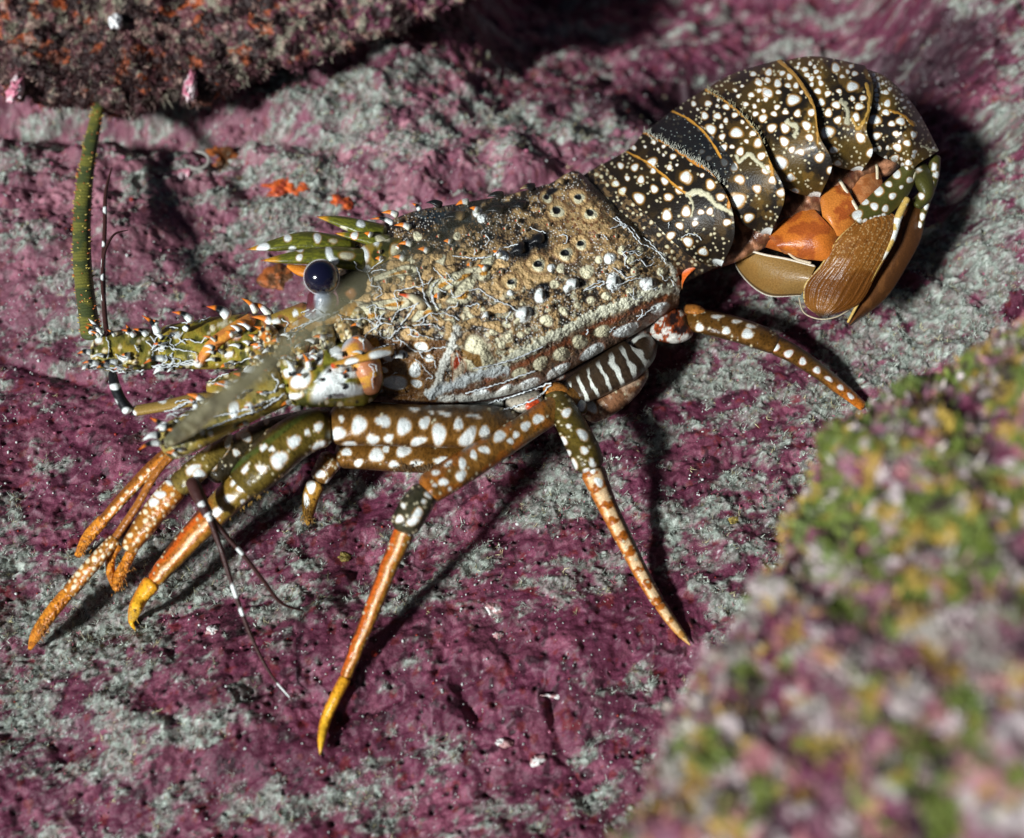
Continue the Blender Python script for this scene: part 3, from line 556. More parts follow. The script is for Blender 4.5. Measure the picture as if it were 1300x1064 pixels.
# swimmerets and tail fan
def rim(pts, w, col, h, nu=60, seed=0):
    s = loft([(x, y, h + (q if False else 0), w) for (x, y), q in zip(pts, range(99))], nu, 10, col); s.G[:] = 0.8; s.emit(B, True)
s = sheet([(922, 300), (960, 318), (1000, 328), (1036, 338)], [(925, 312), (938, 345), (972, 375), (1016, 376)], (62, 58, 54, 50), (30, 22, 18, 20), 8, 4, 110, 80, (0.24, 0.135, 0.04)); s.tint([0.24, 0.12, 0.03], ss(0.5, 0.65, fbm(s.X, s.Y, 18, 3, 3)) * 0.6); s.tint([0.75, 0.72, 0.62], ss(0.965, 0.985, s.v)); s.tint(BLACK, ss(0.90, 0.935, s.v) * ss(0.97, 0.95, s.v) * .7); s.G[:] = 0.65; s.emit(B, True)
s = sheet([(935, 300), (962, 278), (985, 262), (1008, 258)], [(940, 304), (985, 318), (1030, 330), (1050, 332)], (70, 74, 78, 82), (70, 66, 64, 64), 12, 5, 120, 80, (0.46, 0.13, 0.02))
s.tint([0.30, 0.06, 0.012], ss(0.48, 0.62, fbm(s.X, s.Y, 16, 4, 3)) * 0.7); s.tint([0.6, 0.2, 0.05], ss(0.55, 0.7, fbm(s.X, s.Y, 11, 3, 8)) * .5); s.G[:] = 0.8; s.emit(B, True)
s = sheet([(975, 300), (985, 270), (1005, 258), (1030, 262)], [(995, 322), (1030, 330), (1058, 326), (1066, 300)], (84, 88, 90, 88), (76, 76, 78, 80), 14, 5, 120, 80, (0.50, 0.14, 0.02))
s.tint([0.26, 0.05, 0.012], ss(0.48, 0.62, fbm(s.X, s.Y, 18, 4, 13)) * 0.75); s.G[:] = 0.8; s.emit(B, True)
rim([(938, 313), (965, 322), (1000, 329), (1035, 338)], 1.5, np.array([0.7, 0.62, 0.5]), 72)
rim([(996, 316), (1008, 327), (1030, 334)], 1.6, np.array([0.6, 0.5, 0.35]), 80)
s = sheet([(1040, 250), (1042, 234), (1056, 225), (1072, 232)], [(1046, 285), (1062, 300), (1082, 292), (1092, 272)], (90, 94, 96, 94), (84, 84, 84, 86), 12, 5, 120, 70, (0.52, 0.17, 0.03)); s.tint([0.28, 0.05, 0.012], ss(0.46, 0.62, fbm(s.X, s.Y, 15, 4, 23)) * 0.8); s.G[:] = 0.85; s.emit(B, True)
rim([(1036, 228), (1050, 223), (1064, 228), (1074, 242), (1084, 258), (1092, 272)], 2.3, np.array([0.75, 0.66, 0.5]), 102)
s = sheet([(1084, 222), (1080, 235), (1084, 250), (1094, 268)], [(1100, 208), (1118, 222), (1120, 240), (1108, 258)], (88, 88, 88, 88), (88, 88, 88, 88), 6, 4, 80, 50, (0.30, 0.10, 0.03)); s.tint([0.42, 0.18, 0.07], ss(0.5, 0.6, fbm(s.X, s.Y, 10, 3, 3)) * .6); s.G[:] = 0.8; s.emit(B, True)
rim([(1090, 192), (1104, 197), (1112, 208), (1114, 228)], 2.0, np.array([0.7, 0.6, 0.42]), 98)
# outer fan lobe behind
s = sheet([(1148, 248), (1138, 290), (1118, 335), (1096, 375), (1077, 412)], [(1176, 262), (1170, 300), (1150, 340), (1125, 378), (1080, 414)], (76, 64, 46, 34, 20), (66, 54, 38, 26, 18), 6, 4, 150, 60, (0.09, 0.034, 0.011)); s.tint([0.18, 0.07, 0.02], ss(0.45, 0.6, fbm(s.X * 2, s.Y, 20, 3, 5)) * .5); s.G[:] = 0.7; s.emit(B, True)
# big brown lobe
s = sheet([(1088, 280), (1066, 300), (1042, 336), (1020, 366), (1022, 386), (1040, 402)], [(1128, 268), (1142, 278), (1132, 312), (1112, 350), (1090, 386), (1050, 402)], (98, 92, 78, 60, 46, 34), (96, 90, 76, 58, 44, 34), 9, 4, 200, 110, (0.14, 0.048, 0.009))
s.tint([0.24, 0.095, 0.018], ss(0.42, 0.62, fbm(s.X, s.Y, 40, 4, 6)) * 0.7); st_ = fbm(s.u * 3, s.v * 60, 1.0, 3, 62); s.C *= (0.7 + 0.6 * st_)[..., None]; s.D += (st_ - .5) * 1.6; d, i = worley(s.X, s.Y * 1.0, 3.6, 8); s.tint([0.45, 0.28, 0.12], ((d < 0.28) & (i > 0.45)) * 0.7 * ss(0.65, 0.3, s.u)); s.tint([0.02, 0.015, 0.012], ss(0.88, 1.0, s.u) * 0.85); s.tint([0.6, 0.42, 0.15], ss(0.035, 0.012, s.v) * ss(0.3, 0.5, fbm(s.X, s.Y, 3, 2, 2)))
s.tint([0.05, 0.02, 0.01], ss(0.05, 0.11, s.v) * ss(0.14, 0.1, s.v) * 0.0); s.G[:] = 0.9; s.emit(B, True)
# olive spotted base plate of the fan
s = sheet([(1078, 274), (1098, 254), (1122, 232), (1146, 210)], [(1092, 286), (1124, 275), (1150, 252), (1168, 216)], (100, 102, 104, 104), (100, 100, 100, 100), 9, 5, 130, 90, OLIVE * 0.7); shell_noise(s, .3)
for x, y, r in ASP + [(1088,273,6),(1110,262,4.5),(1124,265,4),(1133,249,4),(1115,242,6),(1091,280,3),(1098,281,3),(1106,278,2),(1111,276,2),(1116,275,2),(1122,273,2.4)]: s.spot(x, y, r, r, 0.3, WHITE, AMBER)
s.emit(B, True)
# golden keel
s = loft([(1153, 250, 104, 4), (1142, 272, 98, 5), (1132, 305, 86, 4.5), (1114, 338, 70, 3.5), (1096, 372, 50, 2.6), (1076, 410, 26, 1.6)], 160, 14, (0.55, 0.36, 0.10)); s.tint([0.8, 0.8, 0.74], ss(0.5, 0.6, fbm(s.X, s.Y, 9, 2, 3)) * ss(0.6, 0.4, s.u)); s.emit(B, True)
s = loft([(1188, 196, 92, 7), (1184, 225, 88, 8), (1176, 255, 78, 6), (1168, 290, 66, 3)], 110, 18, OLIVE * 0.6)
for x, y in [(1179, 250), (1176, 262), (1171, 275), (1167, 286), (1186, 212), (1181, 232), (1189, 222)]: s.spot(x, y, 3.2, 4.5, 0.3, WHITE, AMBER)
s.emit(B, True)
s = loft([(1150, 215, 96, 15), (1168, 222, 90, 16), (1176, 245, 84, 10), (1160, 262, 80, 8)], 60, 30, OLIVE * .6)
for x, y, r in ASP: s.spot(x, y, r * .9, r * .9, 0.3, WHITE, AMBER)
s.line([(1162, 218), (1156, 236), (1150, 252)], 3, CREAM * .8, 1)
s.emit(B, True)
rim([(1014, 377), (1020, 396), (1040, 405), (1062, 402), (1080, 392)], 1.0, np.array([0.5, 0.42, 0.3]), 30)

LIFT[0] = 0.0
# ---- carapace
Cl = [[(428,312),(428,350),(432,400),(446,450),(470,510)], [(470,292),(468,345),(470,400),(480,455),(500,512)], [(520,270),(522,325),(525,385),(532,445),(545,514)],
      [(585,258),(592,315),(600,375),(606,435),(612,508)], [(640,248),(655,305),(668,362),(676,420),(682,490)], [(695,234),(718,285),(740,335),(756,385),(762,448)],
      [(738,220),(775,262),(808,305),(828,350),(832,408)], [(750,232),(792,264),(836,308),(862,352),(862,388)]]
s = patch(Cl, [(160, 40, 105), (160, 55, 100), (155, 68, 98), (150, 74, 95), (145, 76, 92), (138, 72, 90), (128, 66, 88), (96, 66, 80)], 560, 430, DARK, 0.2)
X, Y = s.X, s.Y
nA = fbm(X, Y, 26, 5, 201, 0.6); nB = fbm(X, Y, 7, 4, 203, .65); nC = fbm(X, Y, 2.6, 2, 205)
rear = ss(560, 700, X)
s.tint([0.20, 0.125, 0.065], ss(0.40, 0.54, nB) * 0.95); s.tint(TAN * 1.15, ss(0.50, 0.62, nB) * (0.6 + 0.4 * rear)); s.tint(CREAM * .95, ss(0.52, 0.64, fbm(X, Y, 8, 4, 219)) * ss(320, 390, Y) * .75); s.tint(BLACK, ss(0.50, 0.36, nA) * (1 - 0.65 * rear) * 0.9)
s.tint([0.02, 0.035, 0.045], ss(0.5, 0.62, fbm(X, Y, 30, 3, 207)) * (1 - rear) * ss(420, 300, Y) * 0.7)
s.tint(TAN, np.exp(-(((X - 738) / 38)**2 + ((Y - 288) / 36)**2)) * 0.9)
d, i = worley(X, Y, 8, 211); s.tint([0.14, 0.06, 0.025], ss(0.30, 0.22, d) * np.exp(-(((X - 738) / 42)**2 + ((Y - 288) / 38)**2)) * 1.2)
# pale sparkling grit
d, i = worley(X, Y, 3.4, 213); g = ss(0.30, 0.18, d) * (i > 0.45); s.tint([0.66, 0.64, 0.60], g * (0.9 * ss(0.35, 0.6, fbm(X, Y, 20, 3, 215)))); s.D += g * 0.8; s.tint([0.30, 0.16, 0.06], ss(0.3, 0.2, d) * (i < 0.25) * 0.8)
# big tan blotches round the pits
s.line([(635, 365), (655, 355), (690, 348)], 24, TAN * 1.25, 0.5, 0.5); s.line([(668, 345), (682, 335), (690, 352)], 26, TAN * 1.25, 0.5, 0.5)
for x, y, r, R in [(706.5,267,5.5,14),(749,270,5,13),(737,309,4.5,12),(717.5,321,5.5,14),(683,335,5.5,14),(649,358,4.5,12),(734,250,4.5,11),(694,250,4,9)]:
    s.spot(x, y, R, R * .9, 0.4, TAN * 1.35, [0.12, 0.05, 0.02], 0.3); s.spot(x + 1, y + 2, r * 1.5, r * 1.4, 0, CREAM, None, 0.8); s.spot(x, y, r, r * .85, 0, BLACK, None, -4.0)
for x, y, r in [(686,306,12),(664,316,14),(656,258,9),(630,262,10),(612,250,8),(735,358,9),(688,366,8),(758,232,10),(748,226,8),(603,262,6),(700,243,6),(560,300,9),(575,285,8),(690,364,8)]:
    s.spot(x, y, r * 1.3, r * .8, -0.2, BLACK, None, 0.2, 0.4, .4)
for x, y, r in [(638,325,7),(606,270,6),(612,277,6),(774,328,7),(686,376,8),(665,399,10),(779,358,10),(823,362,10),(726,361,7.5),(720,366,5),(648,372,4),(700,340,5)]: s.spot(x, y, r, r, 0.4, WHITE * .95, [0.1, 0.06, 0.03], 2.2)
for x, y, r in [(745,345,9),(712,341,6),(704,361,6),(694,407,8),(716,395,6),(733,388,4.5),(750,381,5),(627,421,5.5),(636,418,5),(646,427,4.5),(643,412,5),(637,438,5),(661,425,4.5),(656,408,4),(670,420,4),(713,450,10),(765,421,10),(736,434,9),(686,462,9),(800,330,7),(806,345,6),(790,318,6),(760,330,5),(770,376,6),(800,372,6),(840,345,6),(812,318,5),(598,400,5),(586,412,4),(612,392,4),(560,330,7),(548,345,6),(520,330,6),(575,345,7),(545,372,6),(508,352,6),(620,440,4),(650,446,4),(580,300,5),(530,300,6),(500,312,6)]: s.spot(x, y, r, r * .92, 0.3, CREAM * 1.05, [0.12, 0.06, 0.03], 1.3)
# tan irregular rings, front half
g_ = np.random.default_rng(5)
for k in range(80):
    x = g_.uniform(455, 640); y = g_.uniform(320, 430); r = g_.uniform(3, 8); s.spot(x, y, r * g_.uniform(1, 1.6), r, g_.uniform(-.6, .2), TAN * g_.uniform(0.9, 1.7), [0.03, 0.02, 0.015], 1.0, wob=.6)
for x, y, rx, ry in [(588,350,20,9),(560,360,16,8),(612,345,14,8),(505,345,20,6),(500,385,24,7),(585,375,18,8),(470,400,20,6),(540,395,12,7)]: s.spot(x, y, rx, ry, -0.35, CREAM * 0.85, DARK, 1.2, wob=.7); s.spot(x + 3, y + 1, rx * .45, ry * .4, -0.3, AMBER, None, 0, wob=.5)
# lateral strip below the ridge
s.tint([0.10, 0.04, 0.02], ss(-2, 4, (Y - (490 - (X - 560) * 0.42))) * (X > 560) * 0.8)
s.line([(618, 482), (680, 455), (750, 420), (800, 398), (848, 376)], 6, [0.26, 0.07, 0.025], 0, .9, .7); s.line([(600, 480), (640, 460), (690, 434), (750, 402), (800, 383), (848, 366)], 13, np.array([0.58, 0.57, 0.44]), 3.0, .25)
for x, y, rx, ry in [(713,450,10,9),(765,421,10,8),(736,434,10,8),(686,462,10,8),(660,474,9,7)]: s.spot(x, y, rx, ry, -0.4, CREAM, [0.14, 0.07, 0.03], 0.8)
s.line([(650, 496), (700, 474), (750, 446), (800, 418), (856, 388)], 15, [0.16, 0.10, 0.07], 1.5, .3)
for x, y, rx in [(838,392,13),(795,419,17),(752,447,18),(708,472,16),(672,488,14), (640, 498, 13), (610, 502, 12)]: s.spot(x, y, rx, 7, -0.5, WHITE * .92, [0.2, 0.08, 0.04], 1.6)
# white hepatic groove, cream boss, cheek plate
s.tint([0.13, 0.055, 0.014], ss(0.0, 1.0, (X < 566) * (Y > 432) * 1.0) * 0.85); rspots(s, 40, 1.5, 4, CREAM * 1.2, AMBER, 300) if False else None
for x, y, rx, ry in [(501,486,17,8),(529,487,7,5),(527,470,8,9),(487,470,5,4),(482,478,4,4),(545,455,5,5),(512,450,6,5),(492,455,5,4),(535,440,8,6),(480,495,6,3)]: s.spot(x, y, rx, ry, 0.15, WHITE * .95, AMBER, 0.8)
s.spot(474, 438, 9, 8, 0, [0.6, 0.28, 0.03], None, 1); s.spot(606, 452, 22, 17, 0.2, CREAM * 1.1, [0.12, 0.07, 0.04], 1.5, wob=.4); s.spot(602, 455, 9, 8, 0, [0.22, 0.12, 0.03], None, -0.8, wob=.9)
s.spot(582, 468, 8, 14, 0.4, [0.5, 0.42, 0.3], [0.3, 0.1, 0.03], 0.6, wob=.6); s.spot(580, 460, 4, 9, 0.4, RED * .6, None, 0)
s.line([(580, 418), (573, 440), (562, 465), (556, 485), (545, 500)], 10, np.array([0.58, 0.58, 0.52]), 2.5, .3); s.line([(548, 500), (580, 488), (615, 474), (640, 470)], 12, np.array([0.50, 0.54, 0.54]), 1.0, .5)
s.line([(746, 226), (790, 264), (834, 310), (858, 352), (860, 372)], 8, np.array([0.42, 0.42, 0.36]), 2.5, .7, 0.8); s.line([(755, 240), (790, 272), (822, 308)], 9, DARK, -2.0, .6, .6)
s.line([(560, 506), (620, 503), (660, 492)], 8, np.array([0.5, 0.5, 0.45]), 0, .5)
s.D += (nB - 0.5) * 5.0 + (nA - .5) * 8; bk = ss(0.12, -0.1, s.v); s.D += bk * (fbm(X * 3, Y * 3 + s.v * 60, 26, 3, 217) - .5) * 22; s.G = np.clip(0.55 + 0.2 * (nB - 0.5) * 2, 0, 1); s.H = s.H + 0
s.emit(B)
# closing skirt down the near flank
edge = cr([l[-1] for l in Cl], 260)
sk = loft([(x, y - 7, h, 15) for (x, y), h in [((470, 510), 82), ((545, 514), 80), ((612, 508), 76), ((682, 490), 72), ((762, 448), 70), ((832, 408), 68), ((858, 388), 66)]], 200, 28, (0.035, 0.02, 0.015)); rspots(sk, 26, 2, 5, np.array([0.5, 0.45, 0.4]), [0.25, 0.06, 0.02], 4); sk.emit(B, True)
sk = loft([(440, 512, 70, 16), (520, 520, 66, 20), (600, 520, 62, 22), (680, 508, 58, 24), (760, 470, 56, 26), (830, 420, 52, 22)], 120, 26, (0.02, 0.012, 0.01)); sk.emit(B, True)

# ---- head: far and near antenna peduncles, horns, mouth parts
def colorbands(s, stops):
    us = [a for a, c in stops]; cs = np.array([c for a, c in stops])
    for k in range(3): s.C[..., k] = np.interp(s.u, us, cs[:, k])
def spine(bx, by, tx, ty, r, h0=None, dh=8, cols=None, bend=0.12, nu=26):
    if hb(bx, by, 1) < 60:
        W = HB[max(0, int(by) - 25):int(by) + 26, max(0, int(bx) - 25):int(bx) + 26]; I = np.argwhere(W > 60)
        if len(I):
            q = I[np.argmin(((I - 25)**2).sum(1))] - 25; ox, oy = q[1] * 1.25, q[0] * 1.25; bx += ox; tx += ox * .8; by += oy; ty += oy * .8; h0 = hb(bx, by, 2) - 3
    h0 = hb(bx, by) - 1.5 if h0 is None else h0
    mx, my = (bx + tx) / 2, (by + ty) / 2; dx, dy = tx - bx, ty - by
    s = loft([(bx, by, h0, r), (mx - dy * bend, my + dx * bend, h0 + dh * .6 + 2, r * 0.62), (tx, ty, h0 + dh, 0.25)], nu, 14, DARK, cap1=False)
    colorbands(s, cols or WBO); s.G[:] = 0.75; B.add(P(s.X, s.Y, s.H), s.C, True, s.G, (s.X, s.Y))
WBO = [(0, WHITE), (0.34, WHITE), (0.42, BLACK), (0.62, BLACK), (0.72, ORANGE), (1, [0.5, 0.05, 0.02])]
WO = [(0, CREAM), (0.42, WHITE), (0.5, ORANGE), (0.85, ORANGE), (1, [0.2, 0.02, 0.01])]
WW = [(0, BLACK), (0.2, BLACK), (0.28, WHITE), (0.85, WHITE), (1, [0.3, 0.1, 0.05])]
OG = np.array([0.19, 0.18, 0.02])
def olivepart(st, nu, nv, spots=(), base=OG, seed=3):
    s = loft(st, nu, nv, base); n = fbm(s.X, s.Y, 12, 4, seed); s.tint([0.34, 0.23, 0.03], ss(0.48, 0.62, n) * 0.8); s.tint([0.04, 0.045, 0.01], ss(0.46, 0.34, n) * 0.8)
    if nu > 100: rspots(s, 30, 1.2, 3.6, CREAM * 1.2, AMBER, seed + 60); rspots(s, 16, 1.5, 3.5, DARK, None, seed + 90)
    for q in spots: s.spot(*q)
    s.D += (n - .5) * 4; s.G[:] = 0.65; s.emit(B, True); return s
# far peduncle (left)
olivepart([(372, 428, 130, 26), (330, 432, 134, 34), (285, 435, 138, 34), (235, 439, 142, 30), (196, 443, 142, 27)], 190, 60, [(223,425,6,4,0,None,AMBER),(300,426,6,4.5,-.5,None,ORANGE),(290,450,6,4,-.4,None,AMBER),(283,412,7,3,0,CREAM,None),(240,462,10,2.5,-.1,None,None),(326,438,5,5,0,None,AMBER)], np.array([0.30, 0.25, 0.035]), 3)
s = loft([(325, 405, 150, 11), (295, 420, 166, 9), (262, 445, 166, 8), (248, 466, 158, 7)], 90, 26, (0.62, 0.22, 0.05)); s.tint([0.75, 0.32, 0.05], ss(.45, .6, fbm(s.X, s.Y, 10, 3, 2))); s.spot(299, 425, 6, 4.5, -.6); s.tint([0.7, 0.66, 0.6], ss(0.9, 0.95, s.u)); s.emit(B, True)
olivepart([(206, 443, 140, 25), (172, 444, 143, 27), (135, 447, 142, 24), (114, 447, 140, 18)], 120, 54, [(155,455,5,4,0,None,AMBER),(125,430,5,6,0,None,AMBER),(118,425,5,4),(110,432,5,7),(108,459,8,3.5),(118,463,8,3.5),(104,470,7,3.5),(150,468,5,3)], np.array([0.20, 0.17, 0.03]), 5)
for a in [(122,424,110,402,5,WW),(100,449,84,450,4.5,None),(118,424,108,414,5,None),(126,462,104,461,4,None),(150,461,124,463,5,None),(117,470,104,472,4,None),(163,425,160,412,4.5,None),(202,425,180,400,6,WBO),(203,410,196,404,4,None),(233,420,240,406,5,None),(245,408,218,396,6,None),(292,403,262,389,8,None),(210,455,182,462,5,None),(207,478,190,486,6,WW),(165,474,150,476,4,WW),(326,398,306,378,5,WO),(345,402,312,384,6,WO),(352,415,318,402,7,WO),(350,432,322,414,7,WO)]:
    spine(*a[:5], h0=max(hb(a[0], a[1], 6), 120) - 2, dh=6, cols=a[5])
olivepart([(385, 462, 130, 20), (345, 474, 140, 20), (300, 488, 144, 17), (262, 496, 140, 12)], 120, 44, [(330,478,6,5,0,None,AMBER),(300,486,5,4,0,None,AMBER),(355,468,7,5,.3,None,AMBER)], np.array([0.24, 0.17, 0.03]), 14)
olivepart([(430, 425, 140, 22), (395, 428, 146, 22), (360, 432, 146, 18)], 120, 44, [], np.array([0.40, 0.22, 0.06]), 15)
# antennule stems (third joints) in front
s = loft([(285, 505, 150, 8), (245, 508, 148, 8), (205, 516, 146, 7), (168, 522, 144, 7)], 110, 24, (0.32, 0.20, 0.05)); s.spot(163, 525, 10, 7); s.spot(206, 508, 6, 4); s.spot(165, 515, 6, 3); s.tint(DARK, ss(0.25, 0.0, s.u)); s.emit(B, True)
s = loft([(165, 524, 146, 8), (154, 508, 150, 7), (146, 490, 152, 7), (142, 470, 150, 5)], 70, 22, BLACK); s.spot(146, 491, 8, 4); s.spot(146, 512, 3, 5); s.spot(163, 525, 9, 7); s.emit(B, True)
g_ = np.random.default_rng(12)
for k in range(34):
    x = g_.uniform(110, 350); y = 444 + g_.uniform(-26, 24); L_ = g_.uniform(10, 22); spine(x, y, x - L_, y + (y - 444) * .35 - 3, g_.uniform(2.4, 4.6), dh=7, cols=[WW, WBO, WO, WW][g_.integers(4)])
# near peduncle
olivepart([(490, 470, 130, 44), (445, 470, 150, 46), (400, 478, 160, 40), (355, 488, 162, 30)], 220, 90, [(430,478,34,17,-0.5,None,None,0.8,.16,.5),(412,455,13,9,.3,OG),(446,488,9,9,0,OG),(440,496,24,9,-.1,None),(382,481,15,10,-.6,None,AMBER),(405,452,5.5,10,0,None,AMBER),(387,452,9,5,0,None,RED),(374,503,9,4,0,None,AMBER),(428,448,10,7,.8,None,None),(352,505,9,4.5,0,None,AMBER),(365,470,6,9,0,None,AMBER)], np.array([0.20, 0.18, 0.025]), 8)
olivepart([(365, 482, 160, 30), (320, 505, 164, 28), (275, 530, 166, 26), (235, 552, 166, 25), (203, 567, 160, 24)], 200, 64, [(316,516,5,5,0,None,AMBER),(297,520,6,11,.2,None,AMBER)], np.array([0.34, 0.27, 0.08]), 9)
s = loft([(440, 432, 190, 18), (455, 448, 186, 20), (468, 478, 178, 18), (466, 502, 166, 12)], 100, 44, (0.50, 0.20, 0.09)); s.tint([0.62, 0.30, 0.05], ss(.5, .65, fbm(s.X, s.Y * 2, 16, 3, 4))); s.tint([0.45, 0.50, 0.58], ss(0.12, 0.0, s.u)); s.G[:] = .9; s.emit(B, True)
s = loft([(420, 465, 198, 4), (445, 458, 206, 5), (475, 450, 206, 6), (500, 444, 196, 6)], 80, 18, (0.5, 0.24, 0.03)); s.spot(446, 459, 8, 4.5, -.2); s.spot(482, 450, 15, 5, -.2); s.spot(420, 465, 6, 4, 0, RED); s.emit(B, True)
for a in [(330,470,305,475,7,WW),(318,484,296,474,7,WBO),(297,492,270,488,7,WO),(300,505,275,508,6,WW),(210,548,190,530,6,WBO),(205,562,175,572,5,WBO),(205,552,180,560,6,WW),(260,512,236,500,6,WO),(250,520,240,505,5,WBO),(392,470,384,448,5,WO),(372,478,362,455,6,WW),(283,515,268,520,5,WW)]:
    spine(*a[:5], h0=max(hb(a[0], a[1], 6), 140) - 2, dh=8, cols=a[5])
for k in range(28):
    t_ = g_.uniform(0, 1); x = 215 + 250 * t_; y = 560 - 95 * t_ + g_.uniform(-26, 24); L_ = g_.uniform(9, 20); spine(x, y, x - L_, y + g_.uniform(-6, 7), g_.uniform(2.2, 4.2), dh=7, cols=[WW, WBO, WO, WW][g_.integers(4)])
for a, b, r, c in [(350, 440, 17, AMBER), (380, 436, 16, ORANGE * .7), (410, 430, 18, CREAM * .7), (440, 418, 18, TAN), (365, 460, 14, OG), (330, 455, 14, AMBER), (398, 448, 12, RED * .7), (455, 402, 16, CREAM * .6), (340, 425, 13, ORANGE * .8)]:
    olivepart([(a - r, b + 3, 168, r * .6), (a, b, 178, r), (a + r, b - 5, 172, r * .7)], 110, 36, [], c, int(a))
for k in range(22):
    x = g_.uniform(330, 470); y = 438 - (x - 400) * .25 + g_.uniform(-22, 22); L_ = g_.uniform(8, 18); spine(x, y, x - L_, y + g_.uniform(-6, 6), g_.uniform(2.2, 4.6), dh=6, cols=[WW, WO, WO, WW][g_.integers(4)])
# eye stalk area
s = loft([(390, 418, 160, 12), (405, 394, 184, 17), (411, 366, 198, 20)], 60, 34, (0.22, 0.25, 0.29)); s.tint([0.55, 0.6, 0.64], ss(.5, .62, fbm(s.X, s.Y, 7, 3, 4)) * .7); s.tint([0.10, 0.02, 0.03], ss(0.1, -0.1, (s.X - 400) / 20) * ss(0.2, 0.5, s.u)); s.G[:] = 1; s.emit(B, True)
s = loft([(438, 382, 170, 18), (447, 362, 178, 23), (448, 345, 176, 22), (440, 332, 168, 16)], 60, 36, BLACK); s.spot(440, 374, 10, 12, .3, [0.30, 0.12, 0.04], None); s.G[:] = .95; s.emit(B, True)
olivepart([(330, 418, 150, 12), (360, 408, 160, 14), (395, 392, 168, 12)], 60, 26, [(350,408,5,4),(375,398,4,4)], np.array([0.25, 0.10, 0.04]), 4)
s = loft([(355, 432, 160, 14), (385, 415, 172, 12), (425, 400, 178, 10), (470, 385, 180, 8)], 80, 24, (0.42, 0.22, 0.05)); s.D += (fbm(s.X, s.Y, 6, 3, 3) - .5) * 6; s.tint([0.6, 0.5, 0.35], ss(.55, .7, fbm(s.X, s.Y, 8, 3, 1))); s.emit(B, True)
# horns
def horn(pts, spots, nu=120):
    s = loft(pts, nu, 40, np.array([0.085, 0.09, 0.015]), cap1=False); st = fbm(s.X * 0.15, s.v * 9, 1.2, 2, 4); s.tint([0.20, 0.20, 0.02], ss(.45, .6, st) * .7); s.tint([0.55, 0.26, 0.02], ss(0.80, 0.9, s.u)); s.tint([0.3, 0.04, 0.02], ss(0.95, 0.98, s.u))
    for q in spots: s.spot(*q)
    s.G[:] = .8; s.emit(B, True)
horn([(452, 318, 168, 15), (425, 312, 178, 14), (385, 306, 186, 12), (345, 312, 190, 7), (313, 317, 190, 0.4)], [(403,302,4.5,6,0,None,AMBER),(365,302,5,4.5,0,None,AMBER),(371,315,4,2.5),(423,306,5,3,0,CREAM,AMBER),(334,314,9,5,-.2)])
horn([(470, 332, 182, 15), (440, 328, 196, 14), (400, 325, 204, 11), (365, 328, 208, 7), (331, 331, 208, 0.4)], [(418,321,4,12,-.2),(380,316,5,4,0,None,AMBER),(380,327,4,4,0,None,AMBER),(440,325,9,5,.2,CREAM,AMBER),(423,332,6,6)])
s = loft([(398, 346, 190, 8), (380, 343, 190, 7), (364, 337, 188, 2)], 40, 20, (0.6, 0.2, 0.02)); s.emit(B, True)
horn([(492, 300, 168, 14), (460, 290, 178, 11), (430, 281, 182, 7), (402, 275, 184, 0.4)], [(458,284,6,4.5,.3),(436,291,5,3.5,.3,CREAM)], 80)
horn([(500, 312, 172, 13), (470, 303, 182, 9), (445, 299, 186, 5), (425, 296, 188, 0.4)], [(450,299,4.5,4.5,0,None,ORANGE),(483,304,8,5,.5,CREAM)], 80)
olivepart([(520, 312, 168, 16), (495, 318, 180, 16), (465, 330, 182, 16), (455, 350, 178, 14)], 60, 34, [(458,325,10,12,.5,None,AMBER),(502,318,7,7,0,CREAM,AMBER),(478,308,4,4),(466,346,6,10,-.3),(487,302,7,4,.4,CREAM)], np.array([0.05, 0.05, 0.015]), 6)
# spines on the carapace
for a in [(522,290,500,286,5,WO),(506,274,484,270,5,WO),(500,284,470,278,4,WBO),(596,256,578,261,5,WO),(608,268,596,264,5,WO),(503,316,506,310,4,WO),(636,326,625,318,5,WO),(652,312,660,313,3,WO),(524,311,505,310,4.5,WO),(574,308,563,306,4.5,WO),(505,372,508,372,4,WO),(600,336,592,337,4,WO),(560,376,550,377,6,WO),(540,392,505,373,8,[(0,TAN),(.6,CREAM),(.75,RED),(1,RED)]),(494,357,486,358,6,[(0,WHITE),(.5,CREAM),(.8,RED),(1,RED)]),(486,330,476,328,5,WO),(515,452,500,455,5,WW),(530,260,520,252,4,WBO),(560,258,540,254,6,[(0,DARK),(.5,BLACK),(1,BLACK)]),(640,246,618,248,6,[(0,DARK),(.5,BLACK),(1,BLACK)]),(680,238,660,240,6,[(0,DARK),(.5,BLACK),(1,TAN)]),(668,262,650,262,7,[(0,DARK),(.5,BLACK),(1,BLACK)]),(640,268,616,268,7,[(0,DARK),(.5,BLACK),(1,BLACK)]),(718,232,704,230,5,[(0,DARK),(.5,TAN),(1,BLACK)]),(590,275,560,278,7,[(0,TAN),(.4,BLACK),(1,BLACK)]),(692,302,672,310,9,[(0,DARK),(.4,BLACK),(1,BLACK)]),(668,314,648,322,10,[(0,DARK),(.4,BLACK),(1,BLACK)]),(786,356,768,360,6,WW),(832,358,816,364,6,WW),(735,360,718,362,7,WW),(692,374,680,378,7,WW),(672,396,656,400,8,WW),(618,344,606,336,5,WO),(622,398,612,404,5,WW),(473,300,462,296,5,WO),(515,330,498,326,5,WO),(545,320,530,316,5,WO)]:
    spine(*a[:5], dh=5, cols=a[5])
